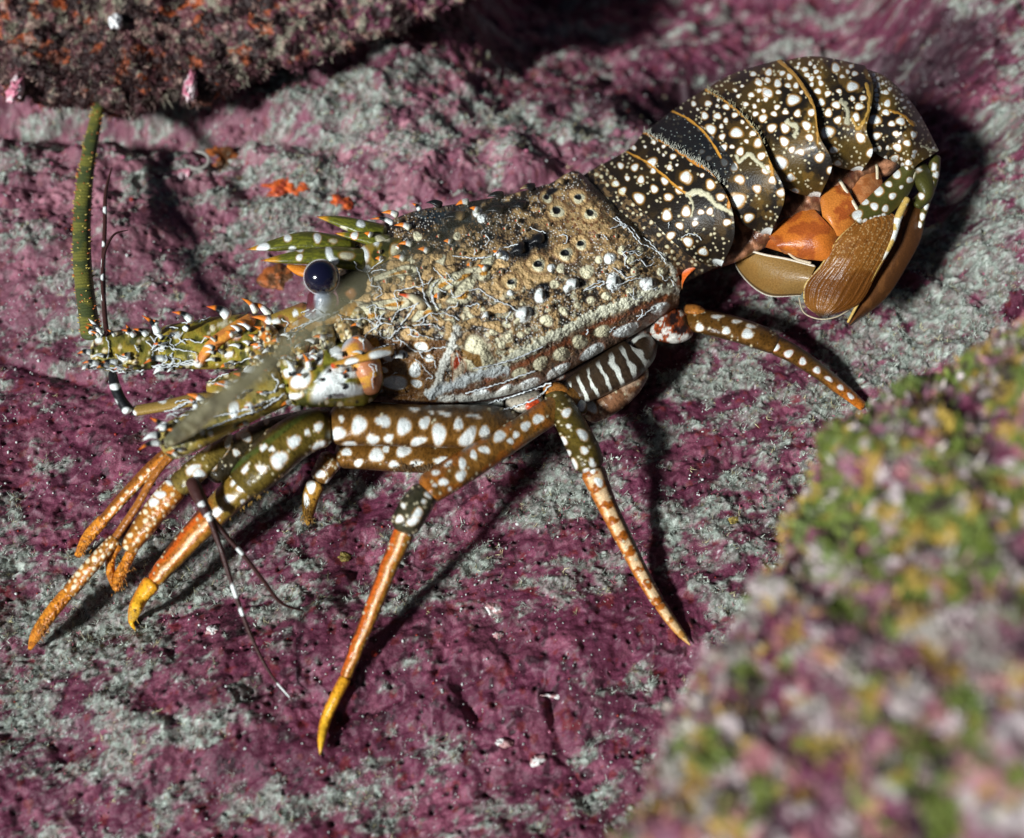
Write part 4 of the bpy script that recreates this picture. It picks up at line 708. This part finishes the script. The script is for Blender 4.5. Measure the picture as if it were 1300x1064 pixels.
for x, y in [(560, 300), (578, 316), (600, 298), (620, 300), (590, 322), (610, 318), (645, 290), (660, 280), (625, 284), (540, 340), (570, 352), (520, 345), (530, 360), (485, 320), (550, 412), (520, 415), (535, 425), (500, 405), (760, 300), (785, 300), (800, 320), (770, 345), (810, 345), (700, 285), (690, 268), (670, 292), (640, 345), (700, 390), (800, 375)]:
    spine(x, y, x - 7, y + 1, 3.5, dh=4, cols=[(0, TAN), (0.5, CREAM), (0.7, RED * 0.8), (1, DARK)])

# ---- walking legs
WC = WHITE * 0.98
def band_f(s): pass
def ring_f(s): pass
def pat_f(s): pass
def comb_f(s): pass
def dact_f(s): pass
def leg(segs, colf=None, hmul=1.0):
    for st, base, spots, f in segs:
        st = [(q[0], q[1], max(q[2], gz1(q[0], q[1]) + 7 + 0.8 * q[3]), q[3]) for q in st]
        L = sum(math.hypot(st[i + 1][0] - st[i][0], st[i + 1][1] - st[i][1]) for i in range(len(st) - 1))
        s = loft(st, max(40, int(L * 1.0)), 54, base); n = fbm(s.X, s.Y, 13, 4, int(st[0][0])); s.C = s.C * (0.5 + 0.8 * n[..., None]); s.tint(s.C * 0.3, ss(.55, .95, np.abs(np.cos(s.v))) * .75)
        if f: f(s)
        if max(q[3] for q in st) > 13 and f not in (pat_f, comb_f, dact_f, band_f, ring_f): rspots(s, 26, 0.8, 1.9, CREAM, AMBER * .6, int(st[0][0]))
        for q in spots: s.spot(*q)
        s.D += (fbm(s.X, s.Y, 9, 3, 7) - .5) * 1.6; du = s.u * s.L; s.tint([0.03, 0.015, 0.008], np.clip(ss(3.0, 0.5, du) + ss(2.5, 0.5, s.L - du), 0, 1) * .8); gr = fbm(s.X, s.Y, 4, 3, 91); dw, iw = worley(s.X, s.Y, 4.5, 92); lumc = s.C.mean(-1); s.C *= (0.78 + 0.44 * gr - 0.4 * (dw < .3) * (iw > .4) * (lumc < .4))[..., None]; s.D += (gr - .5) * .8
        s.G[:] = 0.85; s.emit(B, True)
LB_ = np.array([0.20, 0.088, 0.017]); LO = np.array([0.12, 0.082, 0.014])
def tip(x, y, r=0): return gz1(x, y) + r
def orange_f(s):
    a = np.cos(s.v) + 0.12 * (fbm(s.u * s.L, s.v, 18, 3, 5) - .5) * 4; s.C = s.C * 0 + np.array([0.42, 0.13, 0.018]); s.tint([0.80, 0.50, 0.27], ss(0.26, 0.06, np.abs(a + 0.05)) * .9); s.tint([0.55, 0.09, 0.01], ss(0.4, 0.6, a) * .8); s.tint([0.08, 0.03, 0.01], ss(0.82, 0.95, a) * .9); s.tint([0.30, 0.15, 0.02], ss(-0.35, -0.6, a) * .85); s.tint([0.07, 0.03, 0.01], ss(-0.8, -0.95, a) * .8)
    s.C *= (0.75 + 0.5 * fbm(s.X, s.Y, 5, 3, 9))[..., None]
def dact_f(s):
    s.C[:] = np.array([0.75, 0.33, 0.02]); s.tint([0.78, 0.46, 0.03], s.u); s.tint([0.5, 0.12, 0.01], ss(0.5, 0.9, np.cos(s.v)) * .7); s.tint([0.2, 0.08, 0.02], ss(0.93, 1.0, s.u))
def SP(l, halo=None): return [(x, y, rx * .92, ry * .92, a, WC, AMBER * 1.2 if halo is None else halo, 0.25, 0.2, 0.26, 0.34) for x, y, rx, ry, a in l]
zz = lambda l: [(420 + x / 5.32, 370 + y / 5.32, rx / 5.32, ry / 5.32, a) for x, y, rx, ry, a in l]
# leg behind: second folded leg under the big one
leg([([(640, 562, 55, 12), (590, 578, 66, 20), (520, 578, 78, 22), (460, 576, 84, 20), (425, 576, 86, 18)], LB_, SP([(478,578,11,8,0),(512,573,9,8,0),(490,570,5,5,0),(500,590,8,4,0),(528,588,8,4,0),(440,574,6,6,0),(455,588,6,5,0),(560,585,9,5,-.4)]), None),
     ([(425, 577, 86, 17), (412, 596, 78, 14), (402, 612, 68, 12)], LB_, SP([(434,590,7,5,-.5),(407,602,6,6,0),(418,612,5,6,.5)]), None),
     ([(403, 610, 68, 12), (395, 630, 48, 11), (392, 650, 28, 8), (391, 668, 16, 2)], (0.4, 0.2, 0.03), SP([(395,618,6,9,.3),(389,636,4,9,0)]), None)])
# dark spotted leg in the left background
leg([([(430, 530, 92, 16), (380, 540, 104, 18), (330, 556, 110, 20), (285, 585, 112, 20), (262, 606, 108, 19)], (0.04, 0.03, 0.015), SP([(306,545,8,11,.5),(321,536,6,5,-.4),(338,534,4,5,0),(364,540,6,3.5,-.5),(380,535,3.5,3,0),(312,554,7,7,0),(343,553,8,6,-.5),(284,568,8,12,.4),(268,588,7,9,.3),(300,575,5,4,0)]), None),
     ([(300, 556, 116, 12), (270, 580, 120, 15), (240, 605, 116, 16), (222, 622, 108, 16)], (0.20, 0.14, 0.03), SP([(260,564,9,8,0),(245,596,12,5,-.6),(253,602,8,7,.6),(222,592,6,6,.3),(290,560,5,9,.3)]), None)])
def pat_f(s):
    s.C[:] = np.array([0.50, 0.17, 0.02]); n = fbm(s.X, s.Y, 14, 3, 12); s.tint([0.30, 0.12, 0.015], ss(.5, .6, n) * .8); s.tint([0.14, 0.05, 0.01], ss(.6, .9, np.abs(np.cos(s.v))) * .8); rspots(s, 46, 1.2, 3.6, CREAM * 1.2, np.array([.6, .2, .02]), int(s.X[0, 0]))
def comb_f(s):
    s.C[:] = np.array([0.62, 0.22, 0.02]); s.tint([0.30, 0.08, 0.01], ss(0.45, 0.6, fbm(s.X, s.Y, 3.5, 2, 8)) * .7); s.D += (fbm(s.X, s.Y, 3, 2, 4) - .5) * 3
leg([([(228, 614, 104, 16), (200, 645, 92, 16), (178, 675, 80, 14), (160, 700, 68, 11)], LO, SP([(216,605,9,12,.6),(203,628,8,5,-.2),(195,638,8,5,-.5)]), pat_f),
     ([(172, 690, 72, 7), (160, 715, 56, 7), (150, 735, 38, 7), (148, 752, 24, 3)], LO, [], comb_f),
     ([(152, 690, 72, 6), (142, 705, 58, 6), (140, 725, 42, 6), (147, 750, 24, 3)], LO, [], comb_f)])
leg([([(260, 545, 110, 9), (205, 583, 100, 9), (160, 628, 74, 8), (130, 662, 52, 7)], LO, [], lambda s: (pat_f(s), s.tint([0.22, 0.07, 0.01], ss(0.1, 0.6, np.cos(s.v))))), ([(134, 657, 54, 8), (112, 682, 34, 8), (97, 708, gz1(97, 708) + 3, 4)], LO, [], comb_f)])
leg([([(240, 560, 120, 5), (205, 592, 112, 5), (172, 645, 92, 5), (144, 686, 74, 5)], LO, [], lambda s: s.tint([0.35, 0.12, 0.02], np.ones_like(s.u))),
     ([(148, 682, 76, 8), (110, 725, 52, 10), (85, 755, 38, 10)], LO, [], pat_f), ([(88, 750, 38, 9), (60, 785, 22, 9), (44, 810, 10, 7), (37, 826, gz1(37, 826) + 2, 2)], LO, [], comb_f)])
# big front leg
leg([([(668, 536, 74, 12), (640, 539, 92, 22), (600, 541, 108, 27), (540, 541, 122, 27), (470, 539, 130, 27), (415, 540, 130, 26)], LB_,
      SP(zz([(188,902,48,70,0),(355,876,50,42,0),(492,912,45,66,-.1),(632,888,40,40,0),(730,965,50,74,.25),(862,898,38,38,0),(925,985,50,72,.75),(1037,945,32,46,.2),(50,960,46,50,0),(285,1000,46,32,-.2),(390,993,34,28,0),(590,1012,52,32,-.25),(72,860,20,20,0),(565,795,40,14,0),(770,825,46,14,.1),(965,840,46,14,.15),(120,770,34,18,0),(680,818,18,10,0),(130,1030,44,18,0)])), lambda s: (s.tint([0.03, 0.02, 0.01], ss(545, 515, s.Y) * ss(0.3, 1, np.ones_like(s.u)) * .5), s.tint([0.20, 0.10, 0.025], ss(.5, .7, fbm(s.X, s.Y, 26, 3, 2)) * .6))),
     ([(425, 542, 132, 25), (400, 545, 134, 26), (375, 556, 134, 28), (345, 580, 130, 29), (318, 606, 120, 26), (302, 624, 110, 22)], LO, SP([(373,561,8.5,8,0),(354,584,10.5,11,0),(390,549,4,4,0),(404,542,6,6,0),(405,565,9,5,-.5),(334,568,5,4,-.6),(332,595,7,5,0),(311,596,4,6,.5),(414,518,9,5,0),(345,570,4,3,-.6)]), lambda s: s.tint([0.05, 0.10, 0.02], ss(6, 2, np.abs((s.Y - 560) + (s.X - 360) * .75 + 14)) * .6)),
     ([(318, 604, 118, 21), (295, 628, 104, 20), (262, 662, 82, 17.5), (225, 702, 58, 14.5), (193, 740, 40, 11)], LO, SP([(309,619,8,6,-.5),(340,619,8,7,-.4),(291,633,8,5,-.5),(322,637,6,7,.5),(297,612,6,3,-.8),(308,637,3,3,0),(276,650,9,5,-.9)]), lambda s: (orange_f(s), s.tint(LO * 1.6, ss(0.42, 0.28, s.u) * .9))),
     ([(196, 736, 42, 13), (180, 757, 32, 10), (170, 778, 24, 8), (167, 790, gz1(168, 795) + 4, 4), (173, 802, gz1(173, 802), .6)], LO, [], dact_f)])
# long leg reaching down
leg([([(742, 492, 78, 12), (705, 518, 96, 17), (660, 548, 112, 18), (610, 580, 126, 20), (565, 608, 134, 21), (536, 626, 136, 20)], LB_ * 1.1,
      SP([(683,532,7,6.5,0),(667,541,6.5,6,0),(634,554,10,6,-.6),(615,571,7,5,.1),(655,552,4,5,0),(648,560,4,4,0),(601,577,5,5,0),(587,589,5,8,.2),(585,604,7,7,0),(563,612,6,5,0),(553,600,6,3,-.3),(571,621,3,2,-.8),(569,589,6,3,-.5),(552,616,3,2,0)]), lambda s: s.tint(ORANGE * .6, ss(.55, .7, fbm(s.X, s.Y, 20, 3, 9)) * .5)),
     ([(545, 618, 138, 17), (530, 640, 138, 20), (518, 660, 134, 20), (510, 678, 128, 17)], (0.05, 0.045, 0.025), SP([(544,628,4.5,5,0),(538,637,3,3,0),(530,652,5,9,.4),(524,662,8,5,-.2),(507,659,4.5,6,.4),(512,642,3,4,0)]), None),
     ([(516, 670, 128, 14), (500, 705, 110, 12), (472, 775, 74, 10.5), (450, 830, 46, 9), (438, 862, 32, 8)], LO, [(522, 676, 7, 4, .4, WC)], orange_f),
     ([(440, 858, 34, 8), (426, 885, 26, 7.5), (413, 915, 18, 7), (408, 940, 11, 5), (406, 960, tip(406, 960), .7)], LO, [], dact_f)])
def ladder_f(s):
    wv = fbm(s.X, s.Y, 9, 3, 44) - .5; ac = np.abs(np.cos(s.v) + wv * .5); ph = np.sin(s.u * s.L / 23 * 2 * np.pi + wv * 3)
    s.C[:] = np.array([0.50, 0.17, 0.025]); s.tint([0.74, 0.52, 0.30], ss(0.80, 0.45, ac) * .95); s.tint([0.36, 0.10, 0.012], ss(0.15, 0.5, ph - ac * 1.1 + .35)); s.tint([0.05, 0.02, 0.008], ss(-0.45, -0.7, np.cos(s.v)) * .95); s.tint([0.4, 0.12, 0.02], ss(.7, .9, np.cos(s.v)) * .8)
leg([([(700, 492, 84, 13), (712, 515, 98, 17), (728, 545, 108, 19), (745, 580, 112, 20), (752, 600, 108, 18)], LO * .8, SP([(696,521,5,6,0),(719,524,6,6,0),(722,541,3,3,0),(740,552,6,8,-.5),(715,560,4,7,-.3),(742,572,5,5,0),(729,590,4,7,-.2),(752,588,4,6,-.4),(722,575,3,4,0),(744,598,4,4,0)]), None),
     ([(750, 592, 110, 17), (768, 635, 88, 13), (795, 690, 62, 11), (820, 738, 40, 9.5), (838, 768, 28, 8.5)], LO, SP([(752,597,4,5,0),(760,612,5,7,-.4)]), ladder_f),
     ([(836, 764, 28, 8), (852, 788, 20, 7), (866, 806, 12, 5), (877, 820, tip(877, 820), .6)], LO, [], lambda s: (ladder_f(s), s.tint([0.7, 0.42, 0.12], s.u * .6)))])
# folded banded leg
def band_f(s):
    ph = np.sin((s.u * s.L / 17) * 2 * np.pi + np.cos(s.v) * 1.9 + 5 * (fbm(s.X, s.Y, 22, 3, 52) - .5)) - 0.9 * (fbm(s.X, s.Y, 12, 3, 53) - .35); s.C[:] = np.array([0.045, 0.028, 0.016]); s.tint([0.66, 0.68, 0.62], ss(0.35, 0.55, ph) * ss(0.95, 0.6, np.abs(np.cos(s.v) - .1)))
leg([([(742, 530, 50, 12), (765, 512, 56, 20), (795, 480, 62, 24), (812, 455, 70, 20)], (0.22, 0.10, 0.05), SP([(750,516,7,10,-.5)]), lambda s: s.tint([0.5, 0.36, 0.25], ss(.5, .6, fbm(s.X, s.Y, 9, 3, 4)) * .6)),
     ([(705, 512, 66, 14), (735, 495, 78, 20), (770, 474, 84, 24), (800, 455, 82, 25), (812, 442, 74, 22), (800, 428, 66, 15)], LO, [], band_f)])
# rear leg
def ring_f(s):
    n = fbm(s.X, s.Y, 11, 4, 51, .6); s.C[:] = np.array([0.16, 0.035, 0.012]); s.tint([0.66, 0.64, 0.58], ss(0.53, 0.58, n)); s.tint([0.42, 0.08, 0.02], ss(0.47, 0.52, n) * ss(0.56, 0.53, n)); s.tint(BLACK, ss(0.40, 0.34, n) * .9); s.D += (n - .5) * 7
leg([([(822, 408, 62, 16), (842, 412, 72, 22), (862, 412, 76, 23), (878, 405, 76, 16)], LO, [], ring_f),
     ([(868, 404, 76, 14), (900, 410, 88, 16), (940, 420, 90, 16), (975, 433, 84, 14.5), (990, 440, 80, 12)], LB_ * .7, SP([(888,416,6,5,0),(922,420,6,4.5,0),(949,424,8.5,6,0),(910,402,7,2.6,.1),(935,408,6,2.6,.1),(953,414,6,3,.3)]), None),
     ([(980, 436, 82, 13), (1005, 448, 72, 12), (1035, 468, 56, 10.5), (1070, 495, 36, 8.5), (1098, 518, 22, 6)], LB_ * .8, SP([(984,440,6,5.5,0),(1001,449,6,5,0),(1019,459,5,4.5,.4),(1037,470,5.5,4,.5),(1052,481,5,3,.6),(1067,492,5,3,.6),(1080,503,5,3,.6)], np.array([0.6, 0.16, 0.02])), lambda s: s.tint([0.5, 0.14, 0.015], ss(0.5, 1, s.u))),
     ([(1000, 455, 60, 2.5), (1030, 472, 48, 2.5), (1060, 497, 34, 2)], (0.3, 0.1, 0.03), [], None), ([(868, 392, 84, 6), (885, 394, 90, 7), (896, 398, 90, 4)], (0.4, 0.15, 0.03), [], None)])
# hip joints
leg([([(640, 515, 78, 8), (665, 512, 88, 12), (690, 505, 88, 12)], (0.45, 0.40, 0.32), [(676, 513, 9, 7, -.5, RED)], None), ([(690, 500, 84, 9), (706, 494, 92, 9), (722, 500, 92, 7)], (0.42, 0.16, 0.03), [(708,508,3.5,3,0),(729,505,6,5,.4)], None), ([(720, 500, 80, 8), (735, 512, 84, 9), (738, 528, 80, 8)], LO, [(730,506,6,6,.4),(739,512,5,11,.3)], None),
     ([(560, 512, 84, 5), (600, 515, 84, 6), (640, 512, 84, 5)], (0.4, 0.42, 0.38), [(590,516,16,4,.1,BLACK)], None), ([(425, 512, 96, 6), (465, 510, 98, 6), (510, 508, 96, 5)], (0.12, 0.05, 0.03), [(497,509,14,4,-.1,np.array([.55,.6,.65]))], None)])

def bristles(pts, n, ln, col, spread=4, down=1.0, seed=1):
    g = np.random.default_rng(seed); p = cr([(x, y) for x, y, *_ in pts], n * 3)
    for k in range(n):
        x, y = p[g.integers(len(p))] + g.normal(0, spread, 2); h = hb(x, y, 3)
        if h < 20: continue
        a = g.normal(1.45, 0.45); l = ln * g.uniform(.5, 1.2)
        s = loft([(x, y, h - 1, .7), (x + math.cos(a) * l, y + math.sin(a) * l * down, h - 1 - l * .2, .2)], 5, 5, np.array(col) * g.uniform(.6, 1.3)); B.add(P(s.X, s.Y, s.H), s.C, True, s.G)
bristles([(500, 591), (545, 592), (575, 590)], 120, 8, (0.12, 0.07, 0.03), 3, 1, 1)
bristles([(388, 640), (391, 662)], 40, 8, (0.4, 0.22, 0.05), 4, 1, 2); bristles([(60, 785), (40, 818)], 80, 6, (0.5, 0.2, 0.03), 5, 1, 3); bristles([(112, 682), (98, 704)], 60, 6, (0.5, 0.2, 0.03), 4, 1, 4)
bristles([(160, 715), (148, 748)], 60, 6, (0.5, 0.2, 0.03), 5, 1, 5); bristles([(168, 770), (172, 795)], 26, 7, (0.5, 0.3, 0.08), 4, 1, 6); bristles([(350, 615), (300, 655)], 40, 6, (0.35, 0.2, 0.04), 6, 1, 7)
bristles([(817, 167), (856, 188), (905, 220), (921, 236)], 200, 6, (0.5, 0.5, 0.42), 2, -1, 8); bristles([(896, 113), (947, 150), (970, 185)], 110, 5, (0.4, 0.36, 0.22), 2, -1, 9)
body = B.build('body', M_shell, lob)

# eyes
def sphere(name, x, y, h, r, col, m, parent, ry=None):
    a = np.linspace(0, np.pi, 40)[:, None]; b = np.linspace(0, 2 * np.pi, 64, endpoint=False)[None]
    c = P(x, y, h); V = c + np.stack([r * np.sin(a) * np.cos(b), r * np.sin(a) * np.sin(b), r * np.cos(a) + 0 * b], -1)
    C = np.ones(V.shape) * col
    return make_obj(name, V.reshape(-1, 3), gridF(40, 64, True), m, parent, C.reshape(-1, 3))
M_eye = mat('eye_glass', 0.08, 1.0, 0, detail=0.1)
EYEH = 222; er = 23.5 * (1 - EYEH / 1299.0)
eye = sphere('eye', 408, 352, EYEH, er, np.array([0.006, 0.006, 0.02]), M_eye, lob)
# pale rim round the cornea
c = P(408, 352, EYEH); vd = (CAM - c) / np.linalg.norm(CAM - c); vd = vd + np.array([-.12, .0, .0]); vd /= np.linalg.norm(vd)
e1 = np.cross(vd, [0, 1, 0]); e1 /= np.linalg.norm(e1); e2 = np.cross(vd, e1)
a = np.linspace(0, 2 * np.pi, 80, endpoint=False)[:, None]; b = np.linspace(0, 2 * np.pi, 10, endpoint=False)[None]
Rr = er * 0.985; cen = c - vd * er * 0.10
V = cen + (Rr + 1.3 * np.cos(b))[..., None] * (np.cos(a)[..., None] * e1 + np.sin(a)[..., None] * e2) + (1.3 * np.sin(b))[..., None] * vd
V2 = np.concatenate([V, V[:1]], 0); make_obj('eye_rim', V2.reshape(-1, 3), gridF(81, 10, True), M_bit, eye, np.ones((810, 3)) * [0.5, 0.48, 0.5])

# antennae and antennules
def flag(name, pts, base, colf, label=None, nu=400, nv=18, prick=None):
    ac = Acc(); s = loft(pts, nu, nv, base); colf(s); ac.add(P(s.X, s.Y, s.H + s.D), s.C, True, s.G)
    if prick:
        g = np.random.default_rng(3)
        for k in range(prick):
            i = g.integers(5, nu - 10); j = g.integers(nv); x, y, h = s.X[i, j], s.Y[i, j], s.H[i, j]; ox, oy = x - s.X[i].mean(), y - s.Y[i].mean(); n = math.hypot(ox, oy) + 1e-6; f = min(1, n / 5)
            q = loft([(x - ox / n, y - oy / n, h - 0.5, 1.2), (x + ox / n * 3.0 * f, y + oy / n * 3.0 * f - 1.4, h + 1.5 * (1 - f) + .5, 0.2)], 5, 6, [0.55, 0.42, 0.10] if k % 2 else [0.45, 0.12, 0.03]); ac.add(P(q.X, q.Y, q.H), q.C, True, q.G)
    o = ac.build(name, M_shell, lob)
    if label: o['label'] = label
    return o
def c_ant(s):
    s.tint([0.16, 0.15, 0.03], ss(.45, .6, fbm(s.X * .3, s.Y, 12, 3, 3))); s.tint([0.06, 0.07, 0.02], (np.sin(s.u * s.L * 1.6) > .5) * .5); s.D += np.clip(np.sin(s.u * s.L * 1.6), 0, 1) * .5
flag('antenna', [(117, 432, 142, 14), (112, 400, 130, 12.5), (105, 340, 112, 12), (104, 280, 96, 11.5), (110, 215, 84, 10), (121, 155, 70, 8), (128, 125, 60, 6), (132, 95, 30, 5)], (0.06, 0.075, 0.026), c_ant, 'upright olive antenna at the left', 420, 26, 330)
def c_near(s):
    n = fbm(s.u * s.L, s.v * 3, 3, 2, 3); s.tint([0.27, 0.26, 0.16], ss(.45, .6, n)); m2 = fbm(s.X, s.Y, 9, 3, 77); s.tint([0.05, 0.05, 0.025], ss(.5, .4, m2) * .8); s.D += np.sin(s.u * s.L * 1.2) * 1.0
flag('antenna', [(206, 566, 164, 5), (226, 552, 250, 10), (258, 527, 400, 13), (297, 497, 560, 13), (340, 462, 680, 12), (385, 425, 760, 10.5), (430, 388, 800, 10), (480, 355, 860, 7.5), (540, 322, 910, 5), (600, 286, 950, 3), (650, 255, 970, 1.5)], (0.10, 0.095, 0.045), c_near, 'grey antenna swept back over the head towards the camera, out of focus', 300, 30)
def c_band(gaps):
    def f(s):
        s.C[:] = np.array([0.05, 0.018, 0.016])
        for x, y, r in gaps: s.spot(x, y, r, r, 0, WC, None, 0)
    return f
def multi(name, list_, label):
    ac = Acc()
    for pts, gaps in list_:
        s = loft(pts, 260, 12, DARK); c_band(gaps)(s); ac.add(P(s.X, s.Y, s.H), s.C, True, s.G)
    o = ac.build(name, M_shell, lob); o['label'] = label
gA = [(135, 267, 5), (132, 335, 6), (132, 378, 5), (138, 440, 5), (130, 310, 3)]
multi('antennule', [([(144, 472, 150, 4.2), (138, 440, 152, 3.6), (133, 400, 150, 3.3), (131, 350, 146, 3), (133, 290, 140, 2.7), (135, 240, 132, 2.2), (142, 212, 124, .8)], gA),
                    ([(133, 395, 150, 2.2), (130, 350, 150, 2.2), (136, 312, 148, 1.8), (146, 297, 144, 1.4), (163, 292, 138, .5)], [(131, 352, 4)])], 'upright thin antennule beside the olive antenna')
gB = [(266, 655, 7), (262, 640, 4), (305, 699, 6), (298, 750, 9), (306, 777, 5), (360, 880, 9), (355, 872, 6)]
multi('antennule', [([(242, 606, 130, 9), (250, 625, 132, 9), (258, 642, 132, 8), (266, 656, 132, 7)], [(266, 657, 7), (256, 640, 4)]),
                    ([(265, 655, 132, 4.5), (278, 690, 124, 3.6), (298, 752, 96, 3.2), (322, 815, 66, 2.5), (345, 858, 46, 1.8), (372, 890, 32, 1)], gB),
                    ([(266, 655, 130, 4.5), (285, 678, 122, 3.6), (305, 700, 110, 3.0), (335, 738, 84, 2.6), (358, 766, 60, 2.2), (386, 776, 42, 1)], gB)], 'banded antennule hanging down over the front claws, forked in two')

# white thread tubes grown over the shell
Tt = Acc()
def thread(pts, r=0.68, lift=1.3, col=(0.62, 0.66, 0.68)):
    p = cr(pts, max(8, int(sum(math.hypot(b[0] - a[0], b[1] - a[1]) for a, b in zip(pts[:-1], pts[1:])) / 2.2)))
    p = p + rng.normal(0, 0.55, p.shape); hs = np.array([hb(x, y, 1) for x, y in p]); hs = np.where(hs < 40, hs.max(), hs)
    hs = np.convolve(np.pad(hs, 2, 'edge'), np.ones(5) / 5, 'valid') + lift + np.abs(rng.normal(0, .4, len(hs)))
    q = [(x, y, h, r * rng.uniform(.7, 1.25)) for (x, y), h in zip(p, hs)]
    s = loft(q, len(q) * 3, 6, col); Tt.add(P(s.X, s.Y, s.H), s.C, True, s.G)
def walk(x, y, ang, L, step=5, wig=0.55):
    pts = [(x, y)]; a = ang
    for _ in range(int(L / step)): a += rng.normal(0, wig); x += math.cos(a) * step; y += math.sin(a) * step; pts.append((x, y))
    return pts
zt = lambda x0, y0, s, l: [(x0 + a / s, y0 + b / s) for a, b in l]
for l in [[(410,210),(440,150),(480,110)],[(475,225),(520,170),(560,110),(585,75)],[(410,220),(340,215),(300,245),(240,290),(220,340),(225,400)],[(330,270),(350,310),(400,310),(440,270),(480,240)],[(480,240),(540,250),(600,290),(700,320)],[(440,310),(500,350),(560,400),(600,410),(700,385),(780,375)],[(555,225),(600,225),(660,150),(740,150),(820,165),(870,190)],[(630,10),(640,60),(670,105)],[(690,30),(700,80),(730,120)],[(570,455),(620,500),(650,540),(690,580),(640,600)],[(600,410),(630,450),(690,460),(710,520)],[(255,490),(290,540),(280,600),(290,660)],[(265,490),(300,500),(310,540)],[(400,570),(450,545)],[(90,185),(170,190),(250,190),(265,215)],[(560,230),(620,225),(700,225),(735,250)],[(270,400),(350,370),(430,350)],[(420,330),(470,330),(470,380)],[(540,235),(545,300),(600,300)],[(910,105),(1000,90),(990,115)],[(1100,60),(1200,90),(1260,130),(1277,130)],[(1215,140),(1190,180),(1175,220)]]:
    thread(zt(420, 370, 5.32, l))
for l in [[(855,610),(940,615),(1040,625),(1120,620)],[(1190,605),(1230,570),(1260,540)],[(1040,550),(1040,600)],[(570,700),(600,780),(630,860)],[(395,890),(480,880),(560,860),(620,845)],[(395,890),(390,930),(430,960)],[(620,870),(640,950),(680,1030)],[(700,700),(760,760),(850,850)],[(810,740),(870,815)],[(740,800),(690,880),(690,920),(720,1000),(750,1050)],[(740,870),(810,910)],[(855,940),(900,945),(960,900)],[(1000,890),(1080,880),(1150,930),(1240,980)],[(430,1050),(500,1030),(560,1010)],[(60,650),(100,720),(170,750),(195,820)],[(170,740),(240,680),(300,640)],[(190,750),(230,730),(320,720)],[(540,1050),(580,990)],[(1130,430),(1160,480),(1130,520)]]:
    thread(zt(440, 230, 6.41, l))
for l in [[(455,500),(520,530),(600,550)],[(165,730),(240,680),(370,640)],[(0,770),(80,750),(160,740)],[(700,570),(760,570),(770,620),(740,640)],[(1140,430),(1250,490)],[(1210,690),(1250,760),(1240,800)],[(1150,840),(1210,880),(1260,920)],[(905,1020),(960,980),(1010,960),(1060,940),(1040,1000)]]:
    thread(zt(600, 210, 6.41, l))
for l in [[(575,385),(650,380),(720,370)],[(575,395),(600,430),(600,480),(640,520)],[(640,480),(720,440),(780,500),(840,470)],[(505,520),(570,550),(600,590)],[(440,560),(490,570)],[(260,695),(350,670),(440,640)],[(370,620),(430,625)],[(520,670),(600,630),(700,600),(740,600)],[(600,600),(680,580)],[(620,180),(680,260),(740,320),(820,350),(900,420),(940,480)],[(540,160),(640,180),(720,280)],[(470,190),(560,170),(620,180)],[(700,940),(750,900),(830,830)],[(740,850),(735,910)],[(820,690),(870,670),(850,700)],[(480,1040),(520,990)],[(285,1060),(300,1010)],[(740,260),(800,300),(870,380),(900,400)],[(880,560),(930,620),(960,590),(1000,660)],[(1060,265),(1130,235),(1200,260),(1225,290)]]:
    thread(zt(700, 260, 6.41, l))
for l in [[(215,465),(330,480),(460,490),(550,480)],[(240,470),(380,460),(520,485)],[(600,450),(700,440),(800,430),(880,410)],[(610,460),(760,450),(880,425)],[(750,310),(840,270),(920,290),(975,260)],[(800,160),(900,150),(1000,120)],[(730,330),(830,350),(900,360)],[(640,340),(720,320),(750,345)],[(290,250),(310,330),(300,400)],[(200,390),(260,370)],[(350,370),(400,410),(440,410)],[(560,280),(620,330),(680,350)],[(600,380),(650,330),(700,340)],[(690,190),(780,190)],[(690,250),(750,240)],[(590,250),(620,300),(590,350)],[(1000,560),(1060,520),(1120,500)],[(960,560),(1040,570),(1120,580)],[(1120,460),(1200,420),(1270,390)],[(680,760),(760,740),(840,700),(910,685)],[(700,780),(800,760),(880,740),(910,720)],[(740,740),(820,700),(880,690)],[(720,770),(790,790),(850,770)],[(760,700),(820,680),(890,690)]]:
    thread(zt(80, 380, 5.32, l), 0.8)
for k in range(46):
    z = rng.choice(4, p=[.5, .22, .16, .12])
    x, y = [(rng.normal(515, 45), rng.normal(410, 35)), (rng.normal(815, 25), rng.normal(340, 28)), (rng.normal(215, 40), rng.normal(445, 14)), (rng.normal(390, 25), rng.normal(402, 12))][z]
    if hb(x, y, 2) > 90: thread(walk(x, y, rng.uniform(0, 6.28), rng.uniform(10, 30)), rng.uniform(.5, .85))
for l in [[(262,545),(300,530),(340,515),(362,498)],[(270,530),(310,520),(350,505)],[(345,475),(352,485),(348,498)],[(600,468),(640,460),(690,440)],[(590,500),(640,485),(680,470)],[(620,512),(660,500),(700,486)],[(360,425),(385,412),(410,402),(428,396)],[(365,430),(395,408),(430,395)],[(640,520),(680,506),(700,488)],[(330,500),(350,497)]]: thread(l, 1.1)
th_ = Tt.build('white_threads', M_thread, lob); tagk(th_, 'stuff'); th_['label'] = 'fine white thread tubes grown over the shell'
for o in lob.children: o.location = tuple(-np.array(lob.location))
